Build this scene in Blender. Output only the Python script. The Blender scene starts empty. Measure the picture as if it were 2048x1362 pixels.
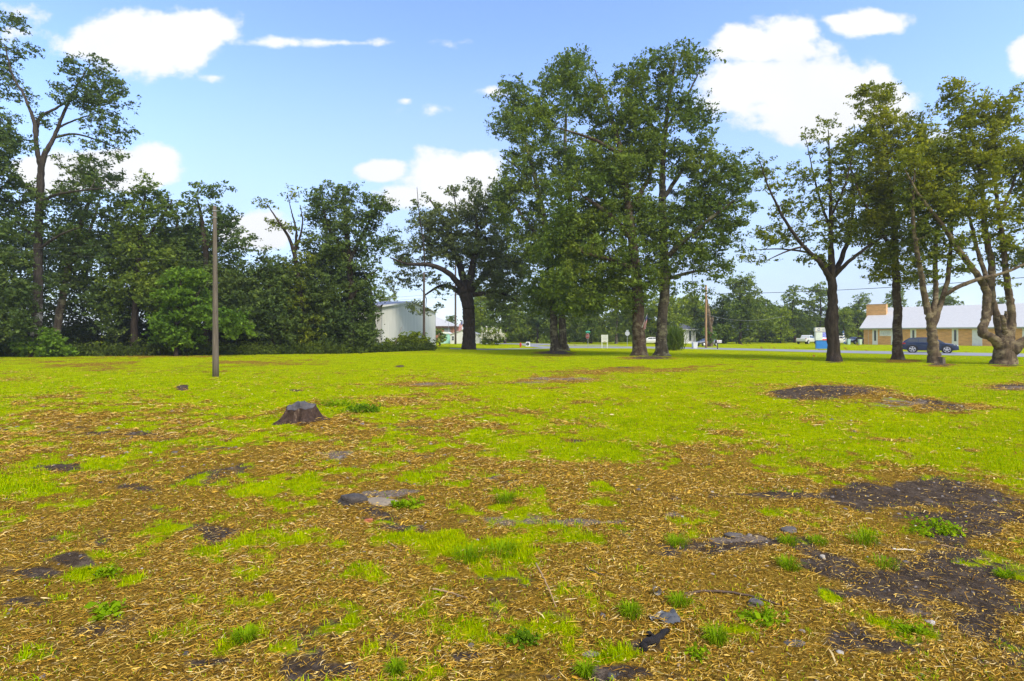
import bpy, math, random
import numpy as np
from mathutils import Vector, Matrix

random.seed(4)
C = bpy.context.scene.collection
SC = bpy.context.scene
H, HZ, F = 1.8, 670.0, 1024.0        # eye height, horizon row and focal length of the 2048 px photograph

# ------------------------------------------------------------------ camera
cam_d = bpy.data.cameras.new('camera'); cam = bpy.data.objects.new('camera', cam_d); C.objects.link(cam)
cam.location = (0, 0, H); cam.rotation_euler = (math.radians(90), 0, 0)
cam_d.sensor_width = 36; cam_d.lens = 18; cam_d.shift_y = -11 / 2048
cam_d.clip_start = 0.05; cam_d.clip_end = 8000
SC.camera = cam
SC.view_settings.view_transform = 'Standard'; SC.view_settings.look = 'None'
SC.view_settings.gamma = 1.0
SC.view_settings.exposure = 1.36

# ------------------------------------------------------------------ sun and sky
SUN_EL, SUN_AZ = math.radians(48), math.radians(143)     # azimuth clockwise from +Y
sv = Vector((math.cos(SUN_EL) * math.sin(SUN_AZ), math.cos(SUN_EL) * math.cos(SUN_AZ), math.sin(SUN_EL)))
sl = bpy.data.lights.new('sun', 'SUN'); so = bpy.data.objects.new('sun', sl); C.objects.link(so)
sl.energy = 1.75; sl.angle = math.radians(18); sl.color = (1.0, 0.95, 0.86)
so.rotation_euler = sv.to_track_quat('Z', 'Y').to_euler(); so.location = (30, -20, 60)

W = bpy.data.worlds.new('World'); SC.world = W; W.use_nodes = True
def build_world():
    nt = W.node_tree; N = nt.nodes; L = nt.links
    bg = N['Background']
    sky = N.new('ShaderNodeTexSky'); sky.sky_type = 'NISHITA'; sky.sun_disc = False
    sky.sun_elevation = SUN_EL; sky.sun_rotation = SUN_AZ; sky.air_density = 1.0; sky.dust_density = 0.6; sky.ozone_density = 2.0
    hs = N.new('ShaderNodeHueSaturation'); hs.inputs['Hue'].default_value = .511; hs.inputs['Saturation'].default_value = 1.10; hs.inputs['Value'].default_value = 1.02
    L.new(sky.outputs[0], hs.inputs['Color'])
    tc = N.new('ShaderNodeTexCoord'); sp = N.new('ShaderNodeSeparateXYZ'); L.new(tc.outputs['Generated'], sp.inputs[0])
    def m(op, a, b=None, c=None):
        n = N.new('ShaderNodeMath'); n.operation = op
        for k, v in enumerate((a, b, c)):
            if v is None: continue
            if isinstance(v, (int, float)): n.inputs[k].default_value = v
            else: L.new(v, n.inputs[k])
        return n.outputs[0]
    X, Y, Z = sp.outputs
    ya = m('MAXIMUM', m('ABSOLUTE', Y), 0.02)
    u = m('DIVIDE', X, ya); v = m('DIVIDE', Z, ya)          # tangent-plane directions of the sky
    cb = N.new('ShaderNodeCombineXYZ'); L.new(u, cb.inputs[0]); L.new(m('MULTIPLY', v, 1.35), cb.inputs[1]); L.new(Y, cb.inputs[2])
    n1 = N.new('ShaderNodeTexNoise'); n1.inputs['Scale'].default_value = 7.5; n1.inputs['Detail'].default_value = 9; n1.inputs['Roughness'].default_value = 0.60
    L.new(cb.outputs[0], n1.inputs['Vector'])
    n2 = N.new('ShaderNodeTexNoise'); n2.inputs['Scale'].default_value = 3.0; n2.inputs['Detail'].default_value = 5
    L.new(cb.outputs[0], n2.inputs['Vector'])
    clouds = [(300, 78, 140, 66, 1), (400, 66, 62, 40, 1), (210, 90, 70, 36, .8), (40, 22, 80, 26, .5), (20, 60, 60, 24, .35), (225, 340, 130, 42, 1), (110, 348, 80, 40, .9), (300, 322, 60, 34, .8),
              (510, 462, 62, 44, 1), (765, 340, 56, 22, 1), (900, 366, 100, 52, 1), (955, 345, 52, 42, .9), (830, 392, 80, 28, .8),
              (1530, 92, 110, 34, 1), (1575, 68, 62, 34, .9), (1470, 80, 44, 22, .8), (1620, 205, 170, 74, 1), (1540, 172, 104, 60, .9), (1730, 205, 84, 62, .9), (1480, 190, 70, 44, .8), (1735, 46, 76, 26, 1), (1680, 38, 34, 14, .8),
              (2062, 120, 46, 38, 1), (1880, 275, 44, 24, .35), (680, 86, 260, 10, .30), (430, 155, 30, 11, .35), (812, 201, 20, 8, .38), (860, 218, 40, 11, .15), (985, 182, 34, 13, .4),
              (-250, 200, 200, 90, 1), (2350, 330, 160, 70, 1), (2500, 90, 170, 70, 1), (-500, 420, 170, 60, .9), (1100, -260, 230, 90, .9), (1850, -350, 200, 80, 1), (300, -420, 250, 90, .9)]
    best = None
    for cx, cy, rx, ry, k in clouds:
        a = m('MULTIPLY', m('SUBTRACT', u, (cx - 1024) / F), F / (rx * 1.13))
        b = m('MULTIPLY', m('SUBTRACT', v, (HZ - cy) / F), F / (ry * 1.13))
        d = m('MULTIPLY', m('SUBTRACT', 1.0, m('SQRT', m('ADD', m('MULTIPLY', a, a), m('MULTIPLY', b, b)))), k)
        if k < 1: d = m('SUBTRACT', d, (1 - k) * .2)
        best = d if best is None else m('SMOOTH_MAX', best, d, 0.12)
    nz = m('MULTIPLY', m('SUBTRACT', n1.outputs[0], 0.5), 1.9)
    f = m('ADD', m('MAXIMUM', best, -0.6), nz)
    mr = N.new('ShaderNodeMapRange'); mr.interpolation_type = 'SMOOTHSTEP'
    mr.inputs['From Min'].default_value = -0.12; mr.inputs['From Max'].default_value = 0.24; L.new(f, mr.inputs['Value'])
    # pale veil of thin cloud low over the horizon
    veil = N.new('ShaderNodeMapRange'); veil.interpolation_type = 'SMOOTHSTEP'
    veil.inputs['From Min'].default_value = 0.62; veil.inputs['From Max'].default_value = 0.08
    veil.inputs['To Min'].default_value = 0.0; veil.inputs['To Max'].default_value = 0.85; L.new(v, veil.inputs['Value'])
    vm = m('MULTIPLY', veil.outputs[0], m('ADD', 0.62, m('MULTIPLY', n2.outputs[0], 0.6)))
    mix0 = N.new('ShaderNodeMix'); mix0.data_type = 'RGBA'; L.new(vm, mix0.inputs[0]); L.new(hs.outputs[0], mix0.inputs[6]); mix0.inputs[7].default_value = (1.50, 1.83, 2.5, 1)
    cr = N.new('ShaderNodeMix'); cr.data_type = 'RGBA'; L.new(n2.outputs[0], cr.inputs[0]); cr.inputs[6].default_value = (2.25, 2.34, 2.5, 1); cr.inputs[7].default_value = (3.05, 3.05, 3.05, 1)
    # unseen bright cloud cover added behind the camera to light the tree fronts
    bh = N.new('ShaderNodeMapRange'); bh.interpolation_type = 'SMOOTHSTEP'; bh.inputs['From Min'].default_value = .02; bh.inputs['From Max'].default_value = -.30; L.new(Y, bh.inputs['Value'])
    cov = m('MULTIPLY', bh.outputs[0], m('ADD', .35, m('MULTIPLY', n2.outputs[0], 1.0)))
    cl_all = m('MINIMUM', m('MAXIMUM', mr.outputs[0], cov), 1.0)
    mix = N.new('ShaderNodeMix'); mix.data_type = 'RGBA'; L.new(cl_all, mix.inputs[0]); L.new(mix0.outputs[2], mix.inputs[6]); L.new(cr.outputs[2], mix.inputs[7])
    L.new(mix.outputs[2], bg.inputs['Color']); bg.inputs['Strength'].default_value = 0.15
build_world()

# ------------------------------------------------------------------ helpers: noise, projection, meshes
def _hash(ix, iy, seed):
    h = (ix.astype(np.int64) * 374761393 + iy.astype(np.int64) * 668265263 + seed * 1442695041) & 0xffffffff
    h = ((h ^ (h >> 13)) * 1274126177) & 0xffffffff
    h = h ^ (h >> 16)
    return (h & 0xffffff) / float(0xffffff)
def vnoise(x, y, seed=0):
    ix = np.floor(x); iy = np.floor(y); fx = x - ix; fy = y - iy
    fx = fx * fx * (3 - 2 * fx); fy = fy * fy * (3 - 2 * fy)
    a = _hash(ix, iy, seed); b = _hash(ix + 1, iy, seed); c = _hash(ix, iy + 1, seed); d = _hash(ix + 1, iy + 1, seed)
    return (a * (1 - fx) + b * fx) * (1 - fy) + (c * (1 - fx) + d * fx) * fy
def fbm(x, y, seed=0, oct=4):
    s = 0; a = 1; t = 0
    for o in range(oct):
        s = s + a * vnoise(x * 2 ** o + 17.3 * o, y * 2 ** o - 9.1 * o, seed + o * 7); t += a; a *= 0.5
    return (s / t - 0.5) * 2.6
def sstep(a, b, x):
    t = np.clip((x - a) / (b - a), 0, 1); return t * t * (3 - 2 * t)

def pt(px, py, Y): return np.array(((px - 1024) / F * Y, Y, H - (py - HZ) / F * Y))

ROAD_NEAR = [(-400, 700.5), (900, 700.2), (1000, 699.2), (1060, 698.2), (1133, 696.2), (1300, 697.2), (1410, 698.7), (1680, 706), (2048, 714), (2300, 719.5), (3000, 735)]
ROAD_FAR = [(3000, 722), (2300, 711.8), (2048, 707.5), (1680, 701.2), (1410, 695.4), (1330, 693.2), (1200, 691.2), (1060, 690.9)]
_rs = np.array([(p - 1024) / F for p, _ in ROAD_NEAR]); _ry = np.array([2.0 * F / (q - HZ) for _, q in ROAD_NEAR])
MOUNDS = [(1668, 792, 1.6, 0.9, .19), (1625, 790, 1.1, .7, .10), (1720, 800, 1.3, .8, .08), (368, 776, .28, .2, .10), (1796, 722, 1.9, 1.0, .10),
          (1868, 730, 1.3, .9, .08), (2010, 733, 1.8, 1.2, .10), (1122, 704, 2.2, 1.4, .16), (1300, 715, 2.6, 1.6, .10), (937, 698, 2.2, 1.4, .12), (600, 842, .8, .6, .05),
          (150, 1128, .18, .10, .07), (1780, 893, .55, .35, .05), (1100, 1205, .45, .16, .06), (1560, 1000, .9, .25, .05)]
_mw = [((p - 1024) / F * H * F / (q - HZ), H * F / (q - HZ), a, b, h) for p, q, a, b, h in MOUNDS]
def height(x, y):
    x = np.asarray(x, float); y = np.asarray(y, float)
    r = np.hypot(x, y)
    z = (fbm(x * .22, y * .22, 3, 3) * .05 + fbm(x * 1.1, y * 1.1, 5, 3) * .018) * (1 - sstep(38, 60, r))
    z = z + fbm(x * 4.5, y * 4.5, 9, 2) * .010 * (1 - sstep(8, 20, r))
    yy = np.maximum(y, 4); s = np.clip(x / yy, -2, 2.2)
    yn = np.interp(s, _rs, _ry); d = y - yn
    w = sstep(-.16, -.05, s)
    z = z - .2 * w * sstep(-9, -1.5, d) + .3 * w * sstep(13, 28, d)
    for mx, my, a, b, h in _mw:
        z = z + h * np.exp(-((x - mx) / a) ** 2 - ((y - my) / b) ** 2)
    return z
def gz(x, y): return float(height(np.array([x]), np.array([y]))[0])
def gp(px, py):
    Y = H * F / (py - HZ)
    for _ in range(12): Y = .5 * Y + .5 * (H - gz((px - 1024) / F * Y, Y)) * F / (py - HZ)
    x = (px - 1024) / F * Y
    return np.array((x, Y, gz(x, Y)))

def np_mesh(name, V, FL, mi=None, smooth=False):
    me = bpy.data.meshes.new(name); V = np.asarray(V, np.float32)
    me.vertices.add(len(V)); me.vertices.foreach_set('co', V.ravel())
    FL = [np.asarray(f, np.int32) for f in FL if len(f)]
    tot = np.concatenate([np.full(len(f), f.shape[1], np.int32) for f in FL])
    lv = np.concatenate([f.ravel() for f in FL]); st = np.concatenate([[0], np.cumsum(tot)[:-1]]).astype(np.int32)
    me.loops.add(len(lv)); me.loops.foreach_set('vertex_index', lv)
    me.polygons.add(len(tot)); me.polygons.foreach_set('loop_start', st); me.polygons.foreach_set('loop_total', tot)
    if mi is not None: me.polygons.foreach_set('material_index', np.asarray(mi, np.int32))
    if smooth: me.polygons.foreach_set('use_smooth', np.ones(len(tot), bool))
    me.update(calc_edges=True); me.validate()
    return me
def link(name, me, mats, parent=None, loc=None):
    o = bpy.data.objects.new(name, me); C.objects.link(o)
    for m_ in (mats if isinstance(mats, (list, tuple)) else [mats]): me.materials.append(m_)
    if parent is not None: o.parent = parent
    if loc is not None: o.location = loc
    return o
def tag(o, label=None, cat=None, group=None, kind=None):
    if label: o['label'] = label
    if cat: o['category'] = cat
    if group: o['group'] = group
    if kind: o['kind'] = kind
    return o
def thing(name, label, cat, loc=(0, 0, 0), rz=0.0, group=None):
    o = bpy.data.objects.new(name, None); C.objects.link(o); o.empty_display_size = .3
    o.location = [float(v) for v in loc]; o.rotation_euler = (0, 0, rz)
    return tag(o, label, cat, group)

class MB:
    """collects simple solids, then links them as one mesh object"""
    def __init__(s): s.v = []; s.f = []; s.mi = []
    def add(s, V, Fc, m=0):
        b = len(s.v); s.v += [tuple(float(c) for c in p) for p in V]
        for f in Fc: s.f.append(tuple(b + i for i in f)); s.mi.append(m)
        return s
    def box(s, x0, x1, y0, y1, z0, z1, m=0):
        return s.add([(x0, y0, z0), (x1, y0, z0), (x1, y1, z0), (x0, y1, z0), (x0, y0, z1), (x1, y0, z1), (x1, y1, z1), (x0, y1, z1)],
                     [(0, 3, 2, 1), (4, 5, 6, 7), (0, 1, 5, 4), (1, 2, 6, 5), (2, 3, 7, 6), (3, 0, 4, 7)], m)
    def tube(s, P, R, n=8, m=0, cap=True):
        P = [Vector([float(c) for c in p]) for p in P]; R = R if isinstance(R, (list, tuple)) else [R] * len(P)
        V = []
        for i, p in enumerate(P):
            d = (P[min(i + 1, len(P) - 1)] - P[max(i - 1, 0)]).normalized()
            ref = Vector((0, 1, 0)) if abs(d.z) > .7 else Vector((0, 0, 1))
            a = d.cross(ref).normalized(); b = d.cross(a)
            for k in range(n):
                t = 2 * math.pi * k / n; V.append(p + (a * math.cos(t) + b * math.sin(t)) * R[i])
        Fc = [(i * n + k, i * n + (k + 1) % n, (i + 1) * n + (k + 1) % n, (i + 1) * n + k) for i in range(len(P) - 1) for k in range(n)]
        if cap: Fc += [tuple(range(n))[::-1], tuple((len(P) - 1) * n + k for k in range(n))]
        return s.add(V, Fc, m)
    def prism(s, poly, axis, a, b, m=0):
        """polygon in the two other axes, extruded along axis from a to b"""
        n = len(poly)
        def mk(p, t): return {'y': (p[0], t, p[1]), 'x': (t, p[0], p[1]), 'z': (p[0], p[1], t)}[axis]
        V = [mk(p, a) for p in poly] + [mk(p, b) for p in poly]
        return s.add(V, [tuple(range(n))[::-1], tuple(range(n, 2 * n))] + [(i, (i + 1) % n, n + (i + 1) % n, n + i) for i in range(n)], m)
    def disc(s, c, axis_v, r, th, n=18, m=0):
        c = Vector(c); d = Vector(axis_v).normalized()
        return s.tube([c - d * th / 2, c + d * th / 2], [r, r], n, m)
    def build(s, name, mats, parent=None, loc=None, bevel=0, smooth=False):
        me = bpy.data.meshes.new(name); me.from_pydata(s.v, [], s.f)
        me.polygons.foreach_set('material_index', s.mi)
        if smooth: me.polygons.foreach_set('use_smooth', [True] * len(s.f))
        me.update()
        import bmesh
        bm = bmesh.new(); bm.from_mesh(me)
        bmesh.ops.recalc_face_normals(bm, faces=bm.faces)
        if bevel:
            es = [e for e in bm.edges if len(e.link_faces) == 2 and e.calc_face_angle(0) > .5]
            bmesh.ops.bevel(bm, geom=es, offset=bevel, segments=2, affect='EDGES', profile=.5)
        bm.to_mesh(me); bm.free()
        return link(name, me, mats, parent, loc)

# ------------------------------------------------------------------ materials
def nodes(name):
    m_ = bpy.data.materials.new(name); m_.use_nodes = True
    nt = m_.node_tree; return m_, nt, nt.nodes, nt.links, nt.nodes['Principled BSDF']
def setc(sock, c): sock.default_value = (c[0], c[1], c[2], 1)
def ramp(N, stops, interp='LINEAR'):
    r = N.new('ShaderNodeValToRGB'); e = r.color_ramp.elements; r.color_ramp.interpolation = interp
    while len(e) < len(stops): e.new(.5)
    for k, (p, c) in enumerate(stops): e[k].position = p; e[k].color = (c[0], c[1], c[2], 1)
    return r
def noise(N, L, scale, detail=4, rough=.55, coord='Object', stretch=None):
    tc = N.new('ShaderNodeTexCoord'); n = N.new('ShaderNodeTexNoise')
    n.inputs['Scale'].default_value = scale; n.inputs['Detail'].default_value = detail; n.inputs['Roughness'].default_value = rough
    if stretch:
        mp = N.new('ShaderNodeMapping'); mp.inputs['Scale'].default_value = stretch
        L.new(tc.outputs[coord], mp.inputs[0]); L.new(mp.outputs[0], n.inputs['Vector'])
    else: L.new(tc.outputs[coord], n.inputs['Vector'])
    return n
def paint(name, col, rough=.6, metal=0., var=.12, scale=3., bump=0., spec=.4, coat=0., stretch=None):
    m_, nt, N, L, B = nodes(name)
    n = noise(N, L, scale, 5, .6, stretch=stretch)
    r = ramp(N, [(.3, [c * (1 - var) for c in col]), (.7, [min(1, c * (1 + var)) for c in col])])
    L.new(n.outputs[0], r.inputs[0]); L.new(r.outputs[0], B.inputs['Base Color'])
    B.inputs['Roughness'].default_value = rough; B.inputs['Metallic'].default_value = metal
    B.inputs['Specular IOR Level'].default_value = spec; B.inputs['Coat Weight'].default_value = coat
    if bump:
        bp = N.new('ShaderNodeBump'); bp.inputs['Strength'].default_value = bump; bp.inputs['Distance'].default_value = .02
        n2 = noise(N, L, scale * 6, 4, stretch=stretch); L.new(n2.outputs[0], bp.inputs['Height']); L.new(bp.outputs[0], B.inputs['Normal'])
    return m_
def leaf_mat(name, dark, mid, light, trans=.34, clump=.35, yellow=None):
    m_, nt, N, L, B = nodes(name)
    g = N.new('ShaderNodeNewGeometry')
    r = ramp(N, [(0, dark), (.5, mid), (1, light)])
    n = noise(N, L, clump, 3, .5)
    ma = N.new('ShaderNodeMath'); ma.operation = 'MULTIPLY_ADD'; ma.inputs[1].default_value = 1.6; ma.inputs[2].default_value = -.52
    L.new(n.outputs[0], ma.inputs[0])
    mb = N.new('ShaderNodeMath'); mb.operation = 'MULTIPLY_ADD'; mb.inputs[1].default_value = .55; L.new(g.outputs['Random Per Island'], mb.inputs[0]); L.new(ma.outputs[0], mb.inputs[2])
    L.new(mb.outputs[0], r.inputs[0])
    L.new(r.outputs[0], B.inputs['Base Color']); B.inputs['Roughness'].default_value = .6; B.inputs['Specular IOR Level'].default_value = .10
    t = N.new('ShaderNodeBsdfTranslucent'); L.new(r.outputs[0], t.inputs['Color'])
    mx = N.new('ShaderNodeMixShader'); mx.inputs[0].default_value = trans
    L.new(B.outputs[0], mx.inputs[1]); L.new(t.outputs[0], mx.inputs[2]); L.new(mx.outputs[0], N['Material Output'].inputs['Surface'])
    return m_
def bark_mat(name, a, b, c=None, scale=6., patch=None, upto=None):
    m_, nt, N, L, B = nodes(name)
    n = noise(N, L, scale, 7, .65, stretch=(1, 1, .28)); r = ramp(N, [(.32, a), (.62, b)] + ([(.8, c)] if c else []))
    L.new(n.outputs[0], r.inputs[0]); out = r.outputs[0]
    if patch:                                   # pale lichen patches, a look of the bark itself
        n3 = noise(N, L, 1.6, 5, .7, stretch=(1, 1, 1.6)); r3 = ramp(N, [(.50, (0, 0, 0)), (.60, (1, 1, 1))]); L.new(n3.outputs[0], r3.inputs[0])
        mx = N.new('ShaderNodeMix'); mx.data_type = 'RGBA'; fac = r3.outputs[0]
        if upto:                                # the pale bark ends this many metres above the ground
            tz = N.new('ShaderNodeTexCoord'); sz = N.new('ShaderNodeSeparateXYZ'); L.new(tz.outputs['Object'], sz.inputs[0]); mz = N.new('ShaderNodeMapRange'); mz.inputs['From Min'].default_value = upto + 1.5; mz.inputs['From Max'].default_value = upto - 1.5; L.new(sz.outputs[2], mz.inputs['Value'])
            mm = N.new('ShaderNodeMath'); mm.operation = 'MULTIPLY'; L.new(fac, mm.inputs[0]); L.new(mz.outputs[0], mm.inputs[1]); fac = mm.outputs[0]
        L.new(fac, mx.inputs[0]); L.new(out, mx.inputs[6]); setc(mx.inputs[7], patch); out = mx.outputs[2]
    L.new(out, B.inputs['Base Color']); B.inputs['Roughness'].default_value = .9; B.inputs['Specular IOR Level'].default_value = .15
    bp = N.new('ShaderNodeBump'); bp.inputs['Strength'].default_value = .9; bp.inputs['Distance'].default_value = .05
    n2 = noise(N, L, scale * 2.2, 6, .7, stretch=(1, 1, .22)); L.new(n2.outputs[0], bp.inputs['Height']); L.new(bp.outputs[0], B.inputs['Normal'])
    return m_
def brick_mat(name, c1, c2, mortar, scale=1.0):
    m_, nt, N, L, B = nodes(name)
    tc = N.new('ShaderNodeTexCoord'); mp = N.new('ShaderNodeMapping'); mp.inputs['Rotation'].default_value = (math.radians(90), 0, 0)
    L.new(tc.outputs['Object'], mp.inputs[0])
    b = N.new('ShaderNodeTexBrick'); L.new(mp.outputs[0], b.inputs['Vector']); b.inputs['Scale'].default_value = scale
    b.inputs['Brick Width'].default_value = .42; b.inputs['Row Height'].default_value = .15; b.inputs['Mortar Size'].default_value = .012; b.inputs['Bias'].default_value = -.1
    setc(b.inputs['Color1'], c1); setc(b.inputs['Color2'], c2); setc(b.inputs['Mortar'], mortar)
    n = noise(N, L, 1.1, 5, .6, stretch=(1, 1, 3)); mx = N.new('ShaderNodeMix'); mx.data_type = 'RGBA'; mx.blend_type = 'MULTIPLY'; mx.inputs[0].default_value = .6
    r = ramp(N, [(.3, (.62, .62, .62)), (.7, (1.2, 1.15, 1.1))]); L.new(n.outputs[0], r.inputs[0]); L.new(b.outputs[0], mx.inputs[6]); L.new(r.outputs[0], mx.inputs[7])
    L.new(mx.outputs[2], B.inputs['Base Color']); B.inputs['Roughness'].default_value = .85
    return m_
def ribbed_mat(name, col, period, axis='X', rough=.45, streak=.12, metal=0.):
    m_, nt, N, L, B = nodes(name)
    tc = N.new('ShaderNodeTexCoord'); w = N.new('ShaderNodeTexWave'); w.wave_type = 'BANDS'; w.bands_direction = axis; w.inputs['Scale'].default_value = .314 / period
    L.new(tc.outputs['Object'], w.inputs['Vector'])
    bp = N.new('ShaderNodeBump'); bp.inputs['Strength'].default_value = .22; bp.inputs['Distance'].default_value = .015; L.new(w.outputs[1], bp.inputs['Height']); L.new(bp.outputs[0], B.inputs['Normal'])
    n = noise(N, L, 1.2, 6, .65, stretch=(1.5, 1.5, .18)); r = ramp(N, [(.3, [c * (1 - streak) for c in col]), (.7, [c * (1 + streak * .6) for c in col])]); L.new(n.outputs[0], r.inputs[0])
    L.new(r.outputs[0], B.inputs['Base Color']); B.inputs['Roughness'].default_value = rough; B.inputs['Metallic'].default_value = metal
    return m_

# ------------------------------------------------------------------ where grass, straw and bare soil lie
BX = [-900, 0, 350, 560, 700, 900, 1050, 1250, 1330, 1500, 1650, 1800, 2048, 2900]
BY = [815, 838, 838, 850, 828, 838, 862, 905, 925, 938, 962, 955, 1000, 1100]
GREEN = [(560, 975, 60, 20, .9), (500, 985, 60, 18, .6), (520, 1085, 90, 24, .9), (930, 1092, 110, 18, 1.), (860, 1090, 80, 22, .8), (1010, 1096, 30, 14, .9), (80, 970, 60, 26, .9), (100, 1000, 50, 20, .8), (20, 945, 60, 25, .8),
         (60, 870, 60, 14, .6), (290, 890, 80, 12, .6), (700, 1080, 50, 25, .6), (800, 900, 60, 14, .6), (740, 905, 40, 12, .6), (1150, 905, 110, 16, .8), (1270, 935, 80, 14, .7), (1200, 1000, 50, 9, .8), (1290, 1006, 60, 8, .6), (1080, 985, 60, 12, .5),
         (1740, 1070, 45, 20, 1.), (1350, 1085, 26, 12, .9), (1575, 1080, 22, 9, .9), (1640, 1080, 22, 8, .9), (1580, 1130, 22, 14, .9), (1770, 1122, 40, 10, 1.), (1870, 1060, 42, 9, 1.), (2010, 1148, 22, 8, .9), (1520, 1240, 45, 16, .9), (1430, 1275, 24, 16, .9),
         (1230, 1170, 60, 12, .7), (1250, 1225, 40, 10, .9), (1350, 1205, 24, 12, .8), (230, 1230, 50, 25, .8), (240, 1160, 80, 22, .6), (100, 1330, 110, 25, .9), (200, 1315, 70, 18, .8), (490, 1275, 26, 12, .9), (330, 1285, 60, 15, .6), (850, 1270, 50, 18, .7), (1030, 1280, 60, 18, .6), (930, 1300, 60, 22, .5),
         (1820, 1265, 30, 14, .8), (1180, 1318, 50, 6, .8), (760, 1000, 60, 10, .4), (1740, 960, 20, 6, .6), (1900, 960, 50, 9, .6), (1960, 990, 60, 9, .7), (700, 820, 40, 10, .7), (1690, 1030, 20, 7, .6), (1450, 975, 40, 8, .4)]
BROWN = [(850, 770, 110, 16, .55), (800, 800, 70, 8, .5), (1120, 760, 90, 10, .4), (900, 860, 130, 14, .5), (760, 855, 80, 12, .5), (640, 860, 60, 10, .5), (180, 842, 80, 9, .8), (60, 820, 70, 10, .6), (540, 725, 110, 9, .65), (250, 735, 140, 9, .45), (100, 725, 140, 10, .40), (330, 712, 200, 4, .5), (1300, 740, 120, 7, .5), (1180, 742, 80, 7, .5), (1420, 733, 60, 4, .4),
         (1450, 960, 90, 16, .6), (1560, 745, 60, 4, .4), (1730, 800, 70, 7, .6), (1940, 850, 40, 6, .5), (1800, 722, 42, 4, 1.2), (1110, 712, 60, 3, .5), (40, 760, 60, 10, .3), (1560, 905, 60, 4, .4), (200, 865, 60, 10, .5)]
DARK = [(1668, 785, 88, 15, 1.3), (1600, 792, 55, 9, 1.), (1740, 788, 50, 9, .9), (1500, 1320, 60, 12, .7), (1960, 1320, 90, 22, .6), (1700, 1180, 60, 10, .6), (1600, 1240, 50, 9, .5), (100, 1260, 60, 10, .6), (330, 1180, 50, 7, .5), (560, 1180, 60, 8, .5), (700, 1190, 50, 7, .4), (420, 1330, 60, 9, .5), (1900, 818, 75, 10, .9), (1850, 806, 40, 6, .6), (1780, 885, 52, 8, .9), (1940, 902, 24, 5, .9), (2030, 772, 50, 7, 1.1), (1860, 985, 110, 28, 1.3), (1960, 1020, 90, 26, 1.1), (1740, 985, 90, 14, .9), (1540, 995, 110, 9, .9), (1700, 1000, 60, 12, .8), (1950, 1060, 80, 16, .8),
        (1820, 1080, 80, 10, .8), (1900, 1150, 110, 38, 1.1), (1840, 1190, 70, 22, .9), (1980, 1230, 80, 45, .6), (1700, 1275, 50, 24, 1.2), (1790, 1290, 50, 15, .7), (150, 1136, 40, 6, 1.0), (60, 1152, 60, 9, .55), (40, 1210, 60, 14, .7), (430, 1062, 60, 9, .9), (430, 1078, 22, 14, .8), (270, 980, 45, 8, .8), (120, 940, 40, 8, .6), (150, 850, 45, 7, .7), (240, 863, 60, 5, .8), (310, 872, 40, 6, .6), (470, 836, 40, 4, .7),
        (1240, 1350, 170, 16, 1.2), (620, 1345, 90, 18, 1.), (1050, 1355, 60, 10, .8), (800, 1285, 40, 18, .7), (930, 1320, 60, 12, .7), (1310, 1285, 60, 22, .8), (760, 1030, 60, 14, .8), (810, 1060, 70, 9, .5), (1430, 1100, 120, 14, .8), (1500, 1085, 90, 10, .8), (1440, 1140, 90, 14, .6), (1620, 1130, 80, 18, .6), (1150, 882, 35, 5, .8), (840, 912, 25, 5, .6), (560, 840, 40, 6, .7), (640, 852, 50, 6, .5), (930, 1160, 60, 8, .5), (1255, 735, 40, 2.5, .6), (1110, 706, 40, 2.5, .9), (1300, 717, 55, 2.5, .8), (1882, 730, 34, 3, .8), (2016, 733, 44, 3, .6), (1667, 725, 20, 2, .8), (800, 733, 14, 2, .8), (365, 777, 12, 5, 1.1), (590, 780, 14, 3, .9), (1900, 1100, 70, 12, .7), (700, 1000, 26, 9, .8)]
LIGHT = [(680, 912, 45, 14, .7), (720, 930, 30, 8, .7), (960, 1045, 130, 12, .5), (1000, 955, 30, 8, .8), (850, 985, 60, 10, .6), (1480, 1080, 80, 9, .8), (1120, 757, 70, 4, 1.), (1050, 766, 60, 4, .7), (860, 768, 60, 4, .7), (1660, 790, 40, 6, .5), (1780, 812, 70, 8, .7), (1950, 815, 40, 5, .7), (2030, 775, 30, 4, .8), (1890, 1000, 70, 8, .6), (1330, 1030, 60, 6, .5), (1180, 1050, 100, 8, .6), (1280, 1270, 60, 14, .6), (1250, 1190, 30, 10, .6), (1850, 1215, 70, 10, .5), (650, 1340, 30, 8, .4), (760, 990, 40, 9, .8)]
def _bl(px, py, lst):
    o = np.zeros_like(px)
    for cx, cy, rx, ry, k in lst:
        if cy < 815: k *= 1.5
        o = o + k * np.exp(-(((px - cx) / rx) ** 2 + ((py - cy) / ry) ** 2))
    return o
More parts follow.
